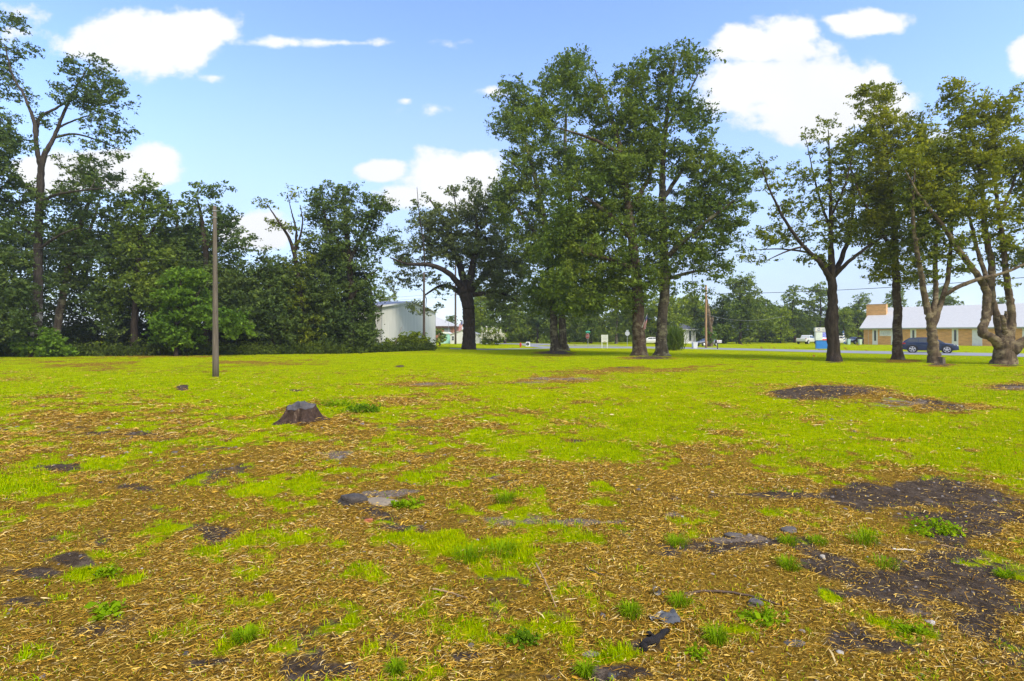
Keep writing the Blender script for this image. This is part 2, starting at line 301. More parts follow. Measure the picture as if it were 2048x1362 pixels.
def masks(x, y):
    """grass, dark soil, pale soil and yellowness at points of the field"""
    x = np.asarray(x, float); y = np.asarray(y, float)
    yy = np.where(np.abs(y) < .3, .3, np.abs(y))
    px = 1024 + x / yy * F; py = HZ + H * F / yy
    px = np.where(y < .3, px * .37 + 300, px)
    n1 = fbm(x * .75, y * .75, 21, 4); n2 = fbm(x * 3.1, y * 3.1, 31, 4); n3 = fbm(x * 1.6, y * 1.6, 41, 4); n4 = fbm(x * .12, y * .12, 51, 3); n5 = fbm(x * 9, y * 9, 71, 2)
    n6 = fbm(x * .35, y * .35, 81, 3)
    t = np.clip((np.interp(px, BX, BY) - py + 26 * n1 + 14 * n2) / 60, -1.0, 1.0)
    n7 = fbm(x * 5.5, y * 5.5, 91, 3)
    G = t * .36 + .41 + .62 * n1 * np.where(t > 0, .75, 1.0) + .60 * n2 * np.where(t > 0, 1, 1.25) + np.where(t > 0, .2, .62) * n7 + .40 * n5 + .25 * n6 + np.where(t > 0, .14 * t, 0) + .50 * _bl(px, py, GREEN) - .95 * _bl(px, py, BROWN) - .13 * sstep(1000, 1200, py)
    D = _bl(px, py, DARK); Lt = _bl(px, py, LIGHT)
    G = sstep(-.32, 1.0, G - 1.2 * D - .8 * Lt)
    near = sstep(0.3, -.4, t)
    Dm = sstep(.18, 1.1, D * (1 + .5 * n2) + .34 * n2 + .30 * n3 + .26 * n5 + near * (.14 + .50 * np.maximum(n3, 0) + .2 * n7))
    Lm = sstep(.25, 1.0, Lt * (1 + .6 * n2) + .40 * n2 + .30 * n5 + near * (.04 + .45 * np.maximum(n1, 0)))
    Ym = np.clip(.5 + .35 * n4 + .30 * n1, 0, 1)
    return G, Dm, Lm, Ym, px, py

# ------------------------------------------------------------------ ground
def ground_material():
    m_, nt, N, L, B = nodes('field_ground')
    a1 = N.new('ShaderNodeAttribute'); a1.attribute_name = 'cover'; sx = N.new('ShaderNodeSeparateColor'); L.new(a1.outputs['Color'], sx.inputs[0])
    a2 = N.new('ShaderNodeAttribute'); a2.attribute_name = 'tone'; s2 = N.new('ShaderNodeSeparateColor'); L.new(a2.outputs['Color'], s2.inputs[0])
    nf = noise(N, L, 42, 6, .7); nm = noise(N, L, 7, 6, .65); ng = noise(N, L, 130, 3, .6); nl = noise(N, L, 1.4, 6, .6)
    straw = ramp(N, [(.28, (.026, .014, .004)), (.43, (.14, .082, .012)), (.57, (.30, .180, .024)), (.72, (.45, .29, .06))]); L.new(nf.outputs[0], straw.inputs[0])
    dirt = ramp(N, [(.3, (.024, .017, .012)), (.50, (.072, .053, .039)), (.68, (.17, .128, .094))]); dmx = N.new('ShaderNodeMath'); dmx.operation = 'MULTIPLY_ADD'; dmx.inputs[1].default_value = .55; L.new(nm.outputs[0], dmx.inputs[0]); dm2 = N.new('ShaderNodeMath'); dm2.operation = 'MULTIPLY'; dm2.inputs[1].default_value = .47; L.new(nf.outputs[0], dm2.inputs[0]); L.new(dm2.outputs[0], dmx.inputs[2]); L.new(dmx.outputs[0], dirt.inputs[0])
    pale = ramp(N, [(.3, (.10, .075, .058)), (.55, (.22, .17, .128)), (.75, (.36, .29, .225))]); L.new(nf.outputs[0], pale.inputs[0])
    g1 = ramp(N, [(.25, (.12, .17, .001)), (.5, (.26, .335, .001)), (.75, (.39, .465, .002))]); L.new(nm.outputs[0], g1.inputs[0])
    g2 = ramp(N, [(.25, (.16, .17, .001)), (.5, (.33, .36, .001)), (.75, (.46, .475, .003))]); L.new(nm.outputs[0], g2.inputs[0])
    def mix(fac, a, b, typ='MIX'):
        x = N.new('ShaderNodeMix'); x.data_type = 'RGBA'; x.blend_type = typ
        if isinstance(fac, float): x.inputs[0].default_value = fac
        else: L.new(fac, x.inputs[0])
        L.new(a, x.inputs[6]); L.new(b, x.inputs[7]); return x.outputs[2]
    def sharp(v, nz, w=.5, lo=.32, hi=.68):
        ma = N.new('ShaderNodeMath'); ma.operation = 'MULTIPLY_ADD'; ma.inputs[1].default_value = w; L.new(nz, ma.inputs[0])
        ad = N.new('ShaderNodeMath'); ad.operation = 'SUBTRACT'; L.new(v, ad.inputs[0]); ad.inputs[1].default_value = w * .5; L.new(ad.outputs[0], ma.inputs[2])
        r = N.new('ShaderNodeMapRange'); r.interpolation_type = 'SMOOTHSTEP'; r.inputs['From Min'].default_value = lo; r.inputs['From Max'].default_value = hi; L.new(ma.outputs[0], r.inputs['Value']); return r.outputs[0]
    base = mix(sharp(sx.outputs[1], nm.outputs[0], .9, .18, .80), straw.outputs[0], dirt.outputs[0])
    base = mix(sharp(sx.outputs[2], nm.outputs[0], .9, .25, .85), base, pale.outputs[0])
    gr = mix(s2.outputs[0], g1.outputs[0], g2.outputs[0])
    ov = ramp(N, [(.35, (.62, .64, .6)), (.65, (1.18, 1.14, 1.1))]); L.new(nl.outputs[0], ov.inputs[0])
    gr = mix(.6, gr, ov.outputs[0], 'MULTIPLY')
    col = mix(sharp(sx.outputs[0], nf.outputs[0], .9, .25, .75), base, gr)
    L.new(col, B.inputs['Base Color']); B.inputs['Roughness'].default_value = 1.; B.inputs['Specular IOR Level'].default_value = .0
    bp = N.new('ShaderNodeBump'); bp.inputs['Strength'].default_value = 1.0; bp.inputs['Distance'].default_value = .03; L.new(nf.outputs[0], bp.inputs['Height'])
    bp2 = N.new('ShaderNodeBump'); bp2.inputs['Strength'].default_value = .7; bp2.inputs['Distance'].default_value = .006; L.new(ng.outputs[0], bp2.inputs['Height']); L.new(bp.outputs[0], bp2.inputs['Normal'])
    L.new(bp2.outputs[0], B.inputs['Normal'])
    return m_
def build_ground():
    th = np.concatenate([np.linspace(-64, 64, 560), np.linspace(66, 294, 60)]) * math.pi / 180      # clockwise from +Y
    r = np.concatenate([np.geomspace(.5, 70, 560), np.geomspace(72, 6000, 46)])
    T, R = np.meshgrid(th, r); x = (R * np.sin(T)).ravel(); y = (R * np.cos(T)).ravel(); z = height(x, y)
    n, k = len(r), len(th)
    V = np.concatenate([np.stack([x, y, z], 1), [[0, 0, gz(0, 0)]]])
    i = np.arange(n - 1)[:, None] * k; j = np.arange(k)[None, :]; j2 = (j + 1) % k
    Q = np.stack([i + j, i + k + j, i + k + j2, i + j2], -1).reshape(-1, 4)[:, ::-1]
    jj = np.arange(k); Tr = np.stack([np.full(k, n * k), (jj + 1) % k, jj], 1)
    me = np_mesh('ground', V, [Q, Tr], smooth=True)
    G, D, Lt, Ym, _, _ = masks(V[:, 0], V[:, 1])
    c = me.color_attributes.new('cover', 'FLOAT_COLOR', 'POINT'); c.data.foreach_set('color', np.stack([G, D, Lt, np.ones_like(G)], 1).astype(np.float32).ravel())
    c = me.color_attributes.new('tone', 'FLOAT_COLOR', 'POINT'); c.data.foreach_set('color', np.stack([Ym, Ym, Ym, np.ones_like(G)], 1).astype(np.float32).ravel())
    o = link('ground', me, ground_material()); tag(o, 'bare and grassy field with straw litter and dark soil', 'ground', kind='structure')
build_ground()

def build_road():
    m_, nt, N, L, B = nodes('asphalt')
    n = noise(N, L, .5, 6, .6); r = ramp(N, [(.3, (.20, .20, .225)), (.7, (.28, .28, .30))]); L.new(n.outputs[0], r.inputs[0]); L.new(r.outputs[0], B.inputs['Base Color']); B.inputs['Roughness'].default_value = .85
    def W2(px, py): q = 2.0 * F / (py - HZ); return ((px - 1024) / F * q, q)
    near = [W2(p, q) for p, q in ROAD_NEAR if p >= 1133]; far = [W2(p, q) for p, q in ROAD_FAR]
    xs = np.linspace(0, 1, 60)
    def resample(pts):
        pts = np.array(pts); d = np.concatenate([[0], np.cumsum(np.hypot(*np.diff(pts, axis=0).T))]); return np.stack([np.interp(xs * d[-1], d, pts[:, 0]), np.interp(xs * d[-1], d, pts[:, 1])], 1)
    def strip(a, b, name, label, lift=.02):
        A = resample(a); Bb = resample(b); cols = 8; V = []; 
        for k in range(cols + 1):
            t = k / cols; P = A * (1 - t) + Bb * t; V.append(np.stack([P[:, 0], P[:, 1], np.maximum(height(P[:, 0], P[:, 1]), -.2) + lift], 1))
        V = np.concatenate(V); n_ = len(xs); i = np.arange(cols)[:, None] * n_; j = np.arange(n_ - 1)[None]
        Q = np.stack([i + j, i + j + 1, i + n_ + j + 1, i + n_ + j], -1).reshape(-1, 4)
        me = np_mesh(name, V, [Q], smooth=True); tag(link(name, me, m_), label, 'road', kind='structure')
    strip(near, far[::-1], 'road', 'grey two lane road crossing behind the trees', .022)
    # narrow drive leaving the junction to the left, and the side street behind it
    strip([W2(1140, 696.4), W2(1090, 697.7), W2(1000, 699.4), W2(900, 700.2)], [W2(1120, 695.0), W2(1080, 696.6), W2(1000, 697.9), W2(900, 698.6)], 'path', 'thin pale drive left of the junction', .030)
    strip([W2(1138, 696.1), W2(1085, 696.4), W2(1062, 693.5), W2(1035, 691.6), W2(960, 690.8)], [W2(1138, 690.6), W2(1085, 690.3), W2(1062, 690.2), W2(1035, 690.0), W2(960, 689.6)], 'side_street', 'grey side street joining the road at the junction', .026)
build_road()

# ------------------------------------------------------------------ grass, straw and litter on the ground
def scatter(n0, p, y0, y1, rng, smax=1.12):
    """points whose density falls with distance as Y^-p"""
    q = 2 - p; u = rng.random(n0); Y = (y0 ** q + u * (y1 ** q - y0 ** q)) ** (1 / q)
    return rng.uniform(-smax, smax, n0) * (Y + .6), Y
def road_free(x, y):
    s = np.clip(x / np.maximum(y, 4), -2, 2.2); yn = np.interp(s, _rs, _ry); return (y < yn - .4) | (s < -.25)
def blades(x, y, hgt, wid, lean, rng, name, mat, label, cat, flat=False):
    n = len(x); z = height(x, y); a = rng.uniform(0, 2 * np.pi, n); d = np.stack([np.cos(a), np.sin(a), np.zeros(n)], 1)
    s = np.stack([-np.sin(a), np.cos(a), np.zeros(n)], 1); P = np.stack([x, y, z - .004], 1)
    up = np.array([0, 0, 1.]); w = wid[:, None]; h = hgt[:, None]; l = lean[:, None]
    m1 = P + up * h * .6 + d * h * l * .35; tp = P + up * h * (1 - .35 * l) + d * h * l
    V = np.stack([P - s * w, P + s * w, m1 + s * w * .8, m1 - s * w * .8, tp], 1).reshape(-1, 3)
    b = np.arange(n)[:, None] * 5
    me = np_mesh(name, V, [b + np.array([[0, 1, 2, 3]]), b + np.array([[3, 2, 4]])])
    return tag(link(name, me, mat), label, cat, kind='stuff')
def grass_mat(name, stops, trans=.35, yel=None):
    m_, nt, N, L, B = nodes(name)
    g = N.new('ShaderNodeNewGeometry'); r = ramp(N, stops)
    n = noise(N, L, .9, 4, .6); ma = N.new('ShaderNodeMath'); ma.operation = 'MULTIPLY_ADD'; ma.inputs[1].default_value = .55; L.new(g.outputs['Random Per Island'], ma.inputs[0])
    mb = N.new('ShaderNodeMath'); mb.operation = 'MULTIPLY_ADD'; mb.inputs[1].default_value = 1.1; mb.inputs[2].default_value = -.32; L.new(n.outputs[0], mb.inputs[0]); L.new(mb.outputs[0], ma.inputs[2])
    L.new(ma.outputs[0], r.inputs[0]); L.new(r.outputs[0], B.inputs['Base Color']); B.inputs['Roughness'].default_value = .8; B.inputs['Specular IOR Level'].default_value = .0
    t = N.new('ShaderNodeBsdfTranslucent'); L.new(r.outputs[0], t.inputs['Color']); mx = N.new('ShaderNodeMixShader'); mx.inputs[0].default_value = trans
    L.new(B.outputs[0], mx.inputs[1]); L.new(t.outputs[0], mx.inputs[2]); L.new(mx.outputs[0], N['Material Output'].inputs['Surface'])
    return m_
GRASS = grass_mat('grass_blades', [(.05, (.10, .18, .001)), (.32, (.24, .37, .001)), (.64, (.41, .51, .001)), (.92, (.57, .55, .003)), (1., (.56, .41, .06))])
def build_grass():
    rng = np.random.default_rng(11)
    x, y = scatter(560000, 1.72, 2.0, 48, rng); G, D, Lt, Ym, px, py = masks(x, y)
    k = (rng.random(len(x)) < G ** 1.2 * .9 + .19 - .19 * D - .07 * sstep(980, 1150, py)) & road_free(x, y); x, y, G = x[k], y[k], G[k]
    tall = .55 + .9 * np.clip(fbm(x * 1.7, y * 1.7, 88, 3) * .5 + .5, 0, 1.4)
    n = len(x); f = np.clip(y / 10, .45, 4)
    h = rng.uniform(.02, .06, n) * tall * (.5 + .65 * G) * np.where(y > 16, 1.0, 1.0)
    blades(x, y, h, (.0016 + .0016 * f) * rng.uniform(.7, 1.3, n) * 1.15, rng.uniform(.2, 1.1, n), rng, 'grass', GRASS, 'short yellow green grass covering the field', 'grass')
build_grass()
def build_straw():
    rng = np.random.default_rng(12)
    x, y = scatter(980000, 1.72, 1.9, 26, rng); G, D, Lt, Ym, px, py = masks(x, y)
    clump = np.clip(.62 + .75 * fbm(x * 1.9, y * 1.9, 99, 4), .08, 1)
    k = rng.random(len(x)) < np.clip((1 - G) * 1.15, .04, 1) * (1 - .78 * D) * (1 - .6 * Lt) * clump; x, y = x[k], y[k]; n = len(x)
    z = height(x, y) + rng.uniform(.002, .028, n) * np.clip(y / 6, .7, 2)
    a = rng.normal(.35, .75, n); L = rng.gamma(2.3, .0155, n) * np.clip(y / 6, .8, 1.7); L = np.clip(L, .010, .24); w = rng.uniform(.0009, .0034, n) * np.where(rng.random(n) < .06, 2.2, 1) * np.clip(y / 5.5, .7, 2.6)
    tl = rng.normal(0, .16, n)
    d = np.stack([np.cos(a) * np.cos(tl), np.sin(a) * np.cos(tl), np.sin(tl)], 1); s = np.stack([-np.sin(a), np.cos(a), rng.normal(0, .35, n)], 1)
    P = np.stack([x, y, z], 1); bend = np.stack([np.zeros(n), np.zeros(n), rng.uniform(0, .12, n) * L], 1) + s * (rng.normal(0, .08, n) * L)[:, None]
    A = P - d * L[:, None] / 2; M = P + bend; E = P + d * L[:, None] / 2; w = w[:, None]
    V = np.stack([A - s * w * .6, A + s * w * .6, M + s * w, M - s * w, E + s * w * .3, E - s * w * .3], 1).reshape(-1, 3); b = np.arange(n)[:, None] * 6
    me = np_mesh('straw', V, [b + np.array([[0, 1, 2, 3]]), b + np.array([[3, 2, 4, 5]])])
    m_, nt, N, Lk, B = nodes('straw_litter'); g = N.new('ShaderNodeNewGeometry')
    r = ramp(N, [(0, (.035, .018, .005)), (.22, (.15, .072, .010)), (.42, (.40, .205, .018)), (.68, (.60, .355, .042)), (.90, (.68, .46, .11)), (1., (.70, .54, .28))]); Lk.new(g.outputs['Random Per Island'], r.inputs[0])
    Lk.new(r.outputs[0], B.inputs['Base Color']); B.inputs['Roughness'].default_value = .8; B.inputs['Specular IOR Level'].default_value = .04
    tag(link('straw', me, m_), 'loose golden brown straw scattered over the bare soil', 'straw', kind='stuff')
build_straw()
def build_chips():
    rng = np.random.default_rng(13)
    x, y = scatter(9000, 1.5, 1.9, 16, rng); G, D, Lt, Ym, px, py = masks(x, y)
    k = rng.random(len(x)) < np.clip(.12 + D * .22 + Lt * .6, 0, 1) * (1 - G); x, y = x[k], y[k]; n = len(x); z = height(x, y)
    base = np.array([[-1, -1, 0], [1, -1, 0], [1, 1, 0], [-1, 1, 0], [-.6, -.6, 1], [.6, -.6, 1], [.6, .6, 1], [-.6, .6, 1]]) * [1, .7, .6]
    sz = rng.gamma(2.2, .0035, n) + .003; a = rng.uniform(0, 6.28, n); jit = rng.uniform(.6, 1.4, (n, 8, 3)); v = base[None] * jit * sz[:, None, None] * np.clip(y / 6, .8, 1.6)[:, None, None]
    ca, sa = np.cos(a)[:, None], np.sin(a)[:, None]; V = np.stack([v[..., 0] * ca - v[..., 1] * sa + x[:, None], v[..., 0] * sa + v[..., 1] * ca + y[:, None], v[..., 2] + z[:, None]], -1).reshape(-1, 3)
    Fq = np.array([[4, 5, 6, 7], [0, 1, 5, 4], [1, 2, 6, 5], [2, 3, 7, 6], [3, 0, 4, 7]]); Q = (np.arange(n)[:, None, None] * 8 + Fq[None]).reshape(-1, 4)
    m_, nt, N, L, B = nodes('pebble'); g = N.new('ShaderNodeNewGeometry'); r = ramp(N, [(0, (.03, .027, .025)), (.4, (.12, .10, .09)), (.85, (.26, .22, .19)), (1, (.55, .52, .48))]); L.new(g.outputs['Random Per Island'], r.inputs[0]); L.new(r.outputs[0], B.inputs['Base Color']); B.inputs['Roughness'].default_value = .85
    tag(link('gravel', np_mesh('gravel', V, [Q]), m_), 'small pebbles and crumbs of rubble on the bare soil', 'gravel', kind='stuff')
build_chips()

# ------------------------------------------------------------------ trees
def catmull(P, n):
    P = np.asarray(P, float); m_ = len(P)
    if m_ == 2: return P[0] + np.linspace(0, 1, n)[:, None] * (P[1] - P[0])
    d = np.concatenate([[0], np.cumsum(np.linalg.norm(np.diff(P[:, :3], axis=0), axis=1))]); t = np.linspace(0, d[-1], n)
    k = np.clip(np.searchsorted(d, t, side='right') - 1, 0, m_ - 2); f = ((t - d[k]) / np.maximum(d[k + 1] - d[k], 1e-9))[:, None]
    p0 = P[np.maximum(k - 1, 0)]; p1 = P[k]; p2 = P[k + 1]; p3 = P[np.minimum(k + 2, m_ - 1)]
    out = .5 * ((2 * p1) + (-p0 + p2) * f + (2 * p0 - 5 * p1 + 4 * p2 - p3) * f ** 2 + (-p0 + 3 * p1 - 3 * p2 + p3) * f ** 3)
    out[:, 3:] = np.maximum(out[:, 3:], .008)
    return out
class TreeMesh:
    def __init__(s): s.V = []; s.Q = []; s.n = 0; s.mi = []
    def tube(s, P, R, k, rough=0, rng=None, flare=0., z0=0):
        P = np.asarray(P); R = np.asarray(R); n = len(P); D = np.gradient(P, axis=0); D /= np.maximum(np.linalg.norm(D, axis=1, keepdims=True), 1e-9)
        a = np.cross(D, [0.13, 1., .07]); bad = np.linalg.norm(a, axis=1) < .2
        if bad.any(): a[bad] = np.cross(D[bad], [1., 0, .1])
        a /= np.linalg.norm(a, axis=1, keepdims=True); b = np.cross(D, a)
        t = np.arange(k) * 2 * np.pi / k; rr = np.repeat(R[:, None], k, 1)
        if rough: 
            ph = rng.uniform(0, 6.28, 4); hh = P[:, 2:3]
            nz = rng.normal(0, .5, (n, k)); nz = (np.roll(nz, 1, 0) + 2 * nz + np.roll(nz, -1, 0)) / 3; nz = nz * .35 + rng.normal(0, .5, (1, k)) * .8
            rr = rr * (1 + rough * (np.sin(3 * t[None] + ph[0] + hh * .5) * .5 + np.sin(5 * t[None] + ph[1] - hh * .9) * .4 + nz))
        if flare:
            hh = np.maximum(P[:, 2:3] - z0, 0); rr = rr * (1 + flare * np.exp(-hh / .38) * (.75 + .45 * np.sin(5 * t[None] + 1.3) + .25 * np.sin(3 * t[None])))
        V = P[:, None] + a[:, None] * (np.cos(t)[None] * rr)[..., None] + b[:, None] * (np.sin(t)[None] * rr)[..., None]
        i = np.arange(n - 1)[:, None] * k; j = np.arange(k)[None]; j2 = (j + 1) % k
        s.Q.append(np.stack([i + j, i + j2, i + k + j2, i + k + j], -1).reshape(-1, 4) + s.n); s.V.append(V.reshape(-1, 3)); s.n += n * k
def leaf_quads(P, size, rng, up=.7, aspect=.55):
    n = len(P); nrm = rng.normal(0, 1, (n, 3)); nrm[:, 2] += up * np.sign(rng.random(n) - .12); nrm /= np.linalg.norm(nrm, axis=1, keepdims=True)
    t = np.cross(nrm, rng.normal(0, 1, (n, 3))); t /= np.maximum(np.linalg.norm(t, axis=1, keepdims=True), 1e-6); b = np.cross(nrm, t)
    L = (size * np.clip(rng.lognormal(-.08, .36, n), .4, 2.1))[:, None] * .5; Wd = L * aspect * rng.uniform(.75, 1.25, n)[:, None]
    V = np.stack([P - t * L, P + b * Wd - t * L * .15, P + t * L, P - b * Wd - t * L * .1], 1).reshape(-1, 3)
    return V, np.arange(n)[:, None] * 4 + np.array([[0, 1, 2, 3]])
def tree(name, label, cat, Y, trunks, blobs, bark, leaves, seed, leaf=.24, per=100, crad=.62, dens=1.0, depth=.9, group=None, flare=.9, up=.7, twig=1.0, sides=14, droop=.0, dead=None, base=None):
    """trunks: lists of (px, py, half width in px, depth offset in m); blobs: (px, py, rx, ry[, density]) of the crown"""
    rng = np.random.default_rng(seed); S = Y / F
    x0 = (trunks[0][0][0] - 1024) / F * Y; loc = np.array((x0, Y, gz(x0, Y) if base is None else base)); z0 = loc[2]
    T = TreeMesh(); nodeP = []; nodeR = []
    for q, tr in enumerate(trunks):
        P = np.array([[*pt(t[0], t[1], Y + (t[3] if len(t) > 3 else 0)), t[2] * S] for t in tr])
        if q == 0: P[0, 2] = min(P[0, 2], z0 - .12)
        n = max(6, int(len(P) * 7)); Cc = catmull(P, n); Cc[1:-1, :2] += rng.normal(0, .012 + .03 * Cc[1:-1, 3:4], (n - 2, 2)); k = sides if q == 0 or P[0, 3] > .12 else 8
        T.tube(Cc[:, :3], Cc[:, 3], k, .085, rng, flare if abs(P[0, 2] - z0) < .5 else 0, z0)
        m0 = int(n * .28) if q == 0 and flare else 0
        nodeP.append(Cc[m0:, :3]); nodeR.append(Cc[m0:, 3])
    NP = np.concatenate(nodeP); NR = np.concatenate(nodeR)
    cl = []
    for bl in blobs:
        cx, cy, rx, ry = bl[:4]; dn = bl[4] if len(bl) > 4 else 1.; dy = bl[5] if len(bl) > 5 else 0.
        n = max(2, int(round(dn * dens * rx * ry * S * S / (crad * crad) * 1.9)))
        v = rng.normal(0, 1, (n, 3)); v /= np.linalg.norm(v, axis=1, keepdims=True); v *= rng.random((n, 1)) ** .42
        c = pt(cx, cy, Y + dy); cl.append(c + v * np.array([rx * S, depth * .5 * (rx + ry) * S, ry * S]))
    cl = np.concatenate(cl)
    d0 = np.min(np.linalg.norm(cl[:, None] - NP[None, ::2], axis=2), axis=1); order = np.argsort(d0)
    cap = 40000; NPb = np.zeros((cap, 3)); NRb = np.zeros(cap); m_ = len(NP); NPb[:m_] = NP; NRb[:m_] = NR
    for c in cl[order]:
        dv = NPb[:m_] - c; dist = np.sqrt((dv ** 2).sum(1)); cost = dist + .45 * np.maximum(dv[:, 2], 0) + .10 * np.maximum(-dv[:, 2] - 2.5, 0) + np.where(NRb[:m_] < .012, .3, 0)
        i = int(np.argmin(cost)); a = NPb[i]; ln = dist[i]
        if ln < .12: continue
        r0 = min(NRb[i] * .72, (.014 + .016 * ln) * twig + .01); n = 4 + int(min(ln * 1.6, 6)); t = np.linspace(0, 1, n)[:, None]
        mid = (a + c) / 2 + rng.normal(0, .09 * ln, 3) + np.array([0, 0, .10 * ln - droop * ln])
        P = (1 - t) ** 2 * a + 2 * t * (1 - t) * mid + t * t * c; P[1:-1] += rng.normal(0, .025 * ln, (n - 2, 3)); R = np.linspace(r0, max(.006, r0 * .28), n)
        T.tube(P, R, 5 if r0 > .03 else 4)
        if m_ + n < cap: NPb[m_:m_ + n - 1] = P[1:]; NRb[m_:m_ + n - 1] = R[1:]; m_ += n - 1
    root = thing(name, label, cat, loc, 0, group)
    me = np_mesh('trunk', np.concatenate(T.V) - loc, [np.concatenate(T.Q)], smooth=True); link('trunk', me, bark, root)
    # leaves grow in small sprays inside every cluster
    K = max(3, per // 12); n = len(cl)
    sub = np.repeat(cl, K, 0) + rng.normal(0, 1, (n * K, 3)) * np.array([crad * .62, crad * .62, crad * .42])
    if droop: sub[:, 2] -= droop * crad * rng.random(n * K) * 2
    P = np.repeat(sub, 12, 0) + rng.normal(0, 1, (n * K * 12, 3)) * np.array([crad * .24, crad * .24, crad * .15])
    V, Q = leaf_quads(P, leaf, rng, up); link('crown', np_mesh('crown', V - loc, [Q]), leaves, root)
    return root

BK_GREY = bark_mat('bark_grey', (.026, .020, .015), (.105, .086, .062), (.27, .235, .18), patch=(.20, .185, .115))
BK_DARK = bark_mat('bark_dark', (.018, .013, .010), (.062, .047, .036), (.15, .115, .085))
BK_RED = bark_mat('bark_reddish', (.028, .018, .012), (.092, .062, .042), (.20, .155, .115), patch=(.15, .125, .08))
BK_TAN = bark_mat('bark_tan', (.040, .028, .018), (.145, .104, .068), (.28, .215, .15), patch=(.22, .175, .105))
BK_WHITE = bark_mat('bark_whitish', (.028, .022, .018), (.085, .070, .058), (.16, .14, .12), scale=5, patch=(.50, .48, .44), upto=4.2)
LF_OAK = leaf_mat('leaf_oak', (0.052, 0.09, 0.016), (0.125, 0.19, 0.026), (0.245, 0.3, 0.034))
LF_LIVE = leaf_mat('leaf_live_oak', (0.066, 0.094, 0.034), (0.14, 0.18, 0.052), (0.23, 0.265, 0.066))
LF_DARK = leaf_mat('leaf_dark', (0.04, 0.07, 0.02), (0.092, 0.145, 0.032), (0.17, 0.225, 0.042))
LF_OLIVE = leaf_mat('leaf_olive', (0.052, 0.076, 0.01), (0.135, 0.178, 0.016), (0.27, 0.29, 0.022))
LF_YEL = leaf_mat('leaf_yellowish', (0.075, 0.095, 0.006), (0.205, 0.24, 0.011), (0.39, 0.385, 0.017))
LF_BRIGHT = leaf_mat('leaf_bright', (0.055, 0.115, 0.012), (0.115, 0.215, 0.018), (0.19, 0.3, 0.024))
LF_LIME = leaf_mat('leaf_lime', (0.075, 0.12, 0.008), (0.19, 0.26, 0.012), (0.34, 0.39, 0.018))
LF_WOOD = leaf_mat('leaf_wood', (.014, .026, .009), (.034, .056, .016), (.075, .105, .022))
LF_FAR = leaf_mat('leaf_far', (0.064, 0.108, 0.016), (0.15, 0.215, 0.024), (0.26, 0.31, 0.034), clump=.2)

# --- the two big oaks, the twin tree and the live oak in the middle
tree('oak_tree', 'tall oak with reddish brown trunk carrying a small flag', 'tree', 43.0,
     [[(1280, 715, 18, 0), (1280, 706, 14.5), (1279, 690, 13), (1277, 640, 11.5), (1275, 585, 11), (1268, 500, 9, -.3), (1254, 390, 7, -.6), (1236, 280, 5, -.4), (1205, 190, 2.5), (1190, 140, 1.0)],
      [(1266, 480, 6, -.4), (1220, 430, 4.5, -1), (1170, 395, 2, -2)], [(1258, 420, 5.5, -.5), (1300, 350, 4, .5), (1310, 280, 2, .5)], [(1272, 540, 6), (1225, 520, 4, -1.5), (1165, 505, 2, -2)], [(1242, 310, 4), (1190, 280, 3, -1), (1130, 260, 1.5, -2)]],
     [(1215, 330, 80, 62), (1170, 410, 90, 60), (1250, 420, 70, 55), (1235, 240, 60, 45), (1180, 200, 50, 45), (1140, 155, 42, 45, .9), (1205, 500, 110, 65, 1.1), (1150, 570, 70, 55), (1250, 560, 80, 42), (1290, 310, 45, 60), (1268, 175, 36, 44, .9), (1275, 245, 40, 44, .9), (1190, 600, 60, 35, .9), (1270, 600, 42, 28, .8), (1090, 250, 60, 50, .9), (1240, 345, 70, 40, 1.2), (1125, 480, 60, 60)],
     BK_RED, LF_OAK, 101, leaf=.21, per=132, crad=.62, dens=1.6, flare=.30)
tree('oak_tree', 'tall oak with slim mottled grey trunk and the highest crown', 'tree', 43.6,
     [[(1323, 715, 16, 0), (1323, 706, 12.5), (1323, 685, 11), (1325, 640, 9.5), (1329, 580, 9.5), (1327, 500, 8.5, .2), (1325, 400, 7, .3), (1327, 300, 5.2, .2), (1338, 200, 3.5), (1352, 110, 1.3)],
      [(1327, 520, 5.5), (1370, 480, 4.5, -.5), (1430, 430, 3, -1), (1470, 400, 1.5, -1.2)], [(1325, 400, 4.5), (1365, 340, 3.5, .7), (1400, 290, 1.8, 1)], [(1328, 560, 4), (1380, 545, 3, .4), (1420, 540, 1.5, .6)], [(1326, 330, 4), (1300, 240, 3, .4), (1275, 140, 1.4)], [(1330, 260, 3), (1375, 190, 2), (1400, 140, 1)]],
     [(1345, 125, 52, 40, .8), (1398, 120, 24, 38, .6), (1290, 140, 55, 38, .65), (1335, 205, 72, 52, .75), (1385, 225, 42, 45, .7), (1350, 300, 82, 58, .85), (1410, 330, 55, 50, .9), (1450, 365, 60, 45, 1.), (1490, 330, 26, 30, .6), (1400, 420, 95, 60, 1.1), (1460, 430, 45, 38, .9), (1365, 500, 85, 45, 1.), (1415, 535, 48, 30, .7), (1330, 555, 48, 30, .9), (1300, 450, 60, 65, .9), (1455, 480, 45, 25, .7), (1390, 575, 32, 16, .5)],
     BK_GREY, LF_OAK, 102, leaf=.21, per=120, crad=.60, dens=1.5, flare=.32)
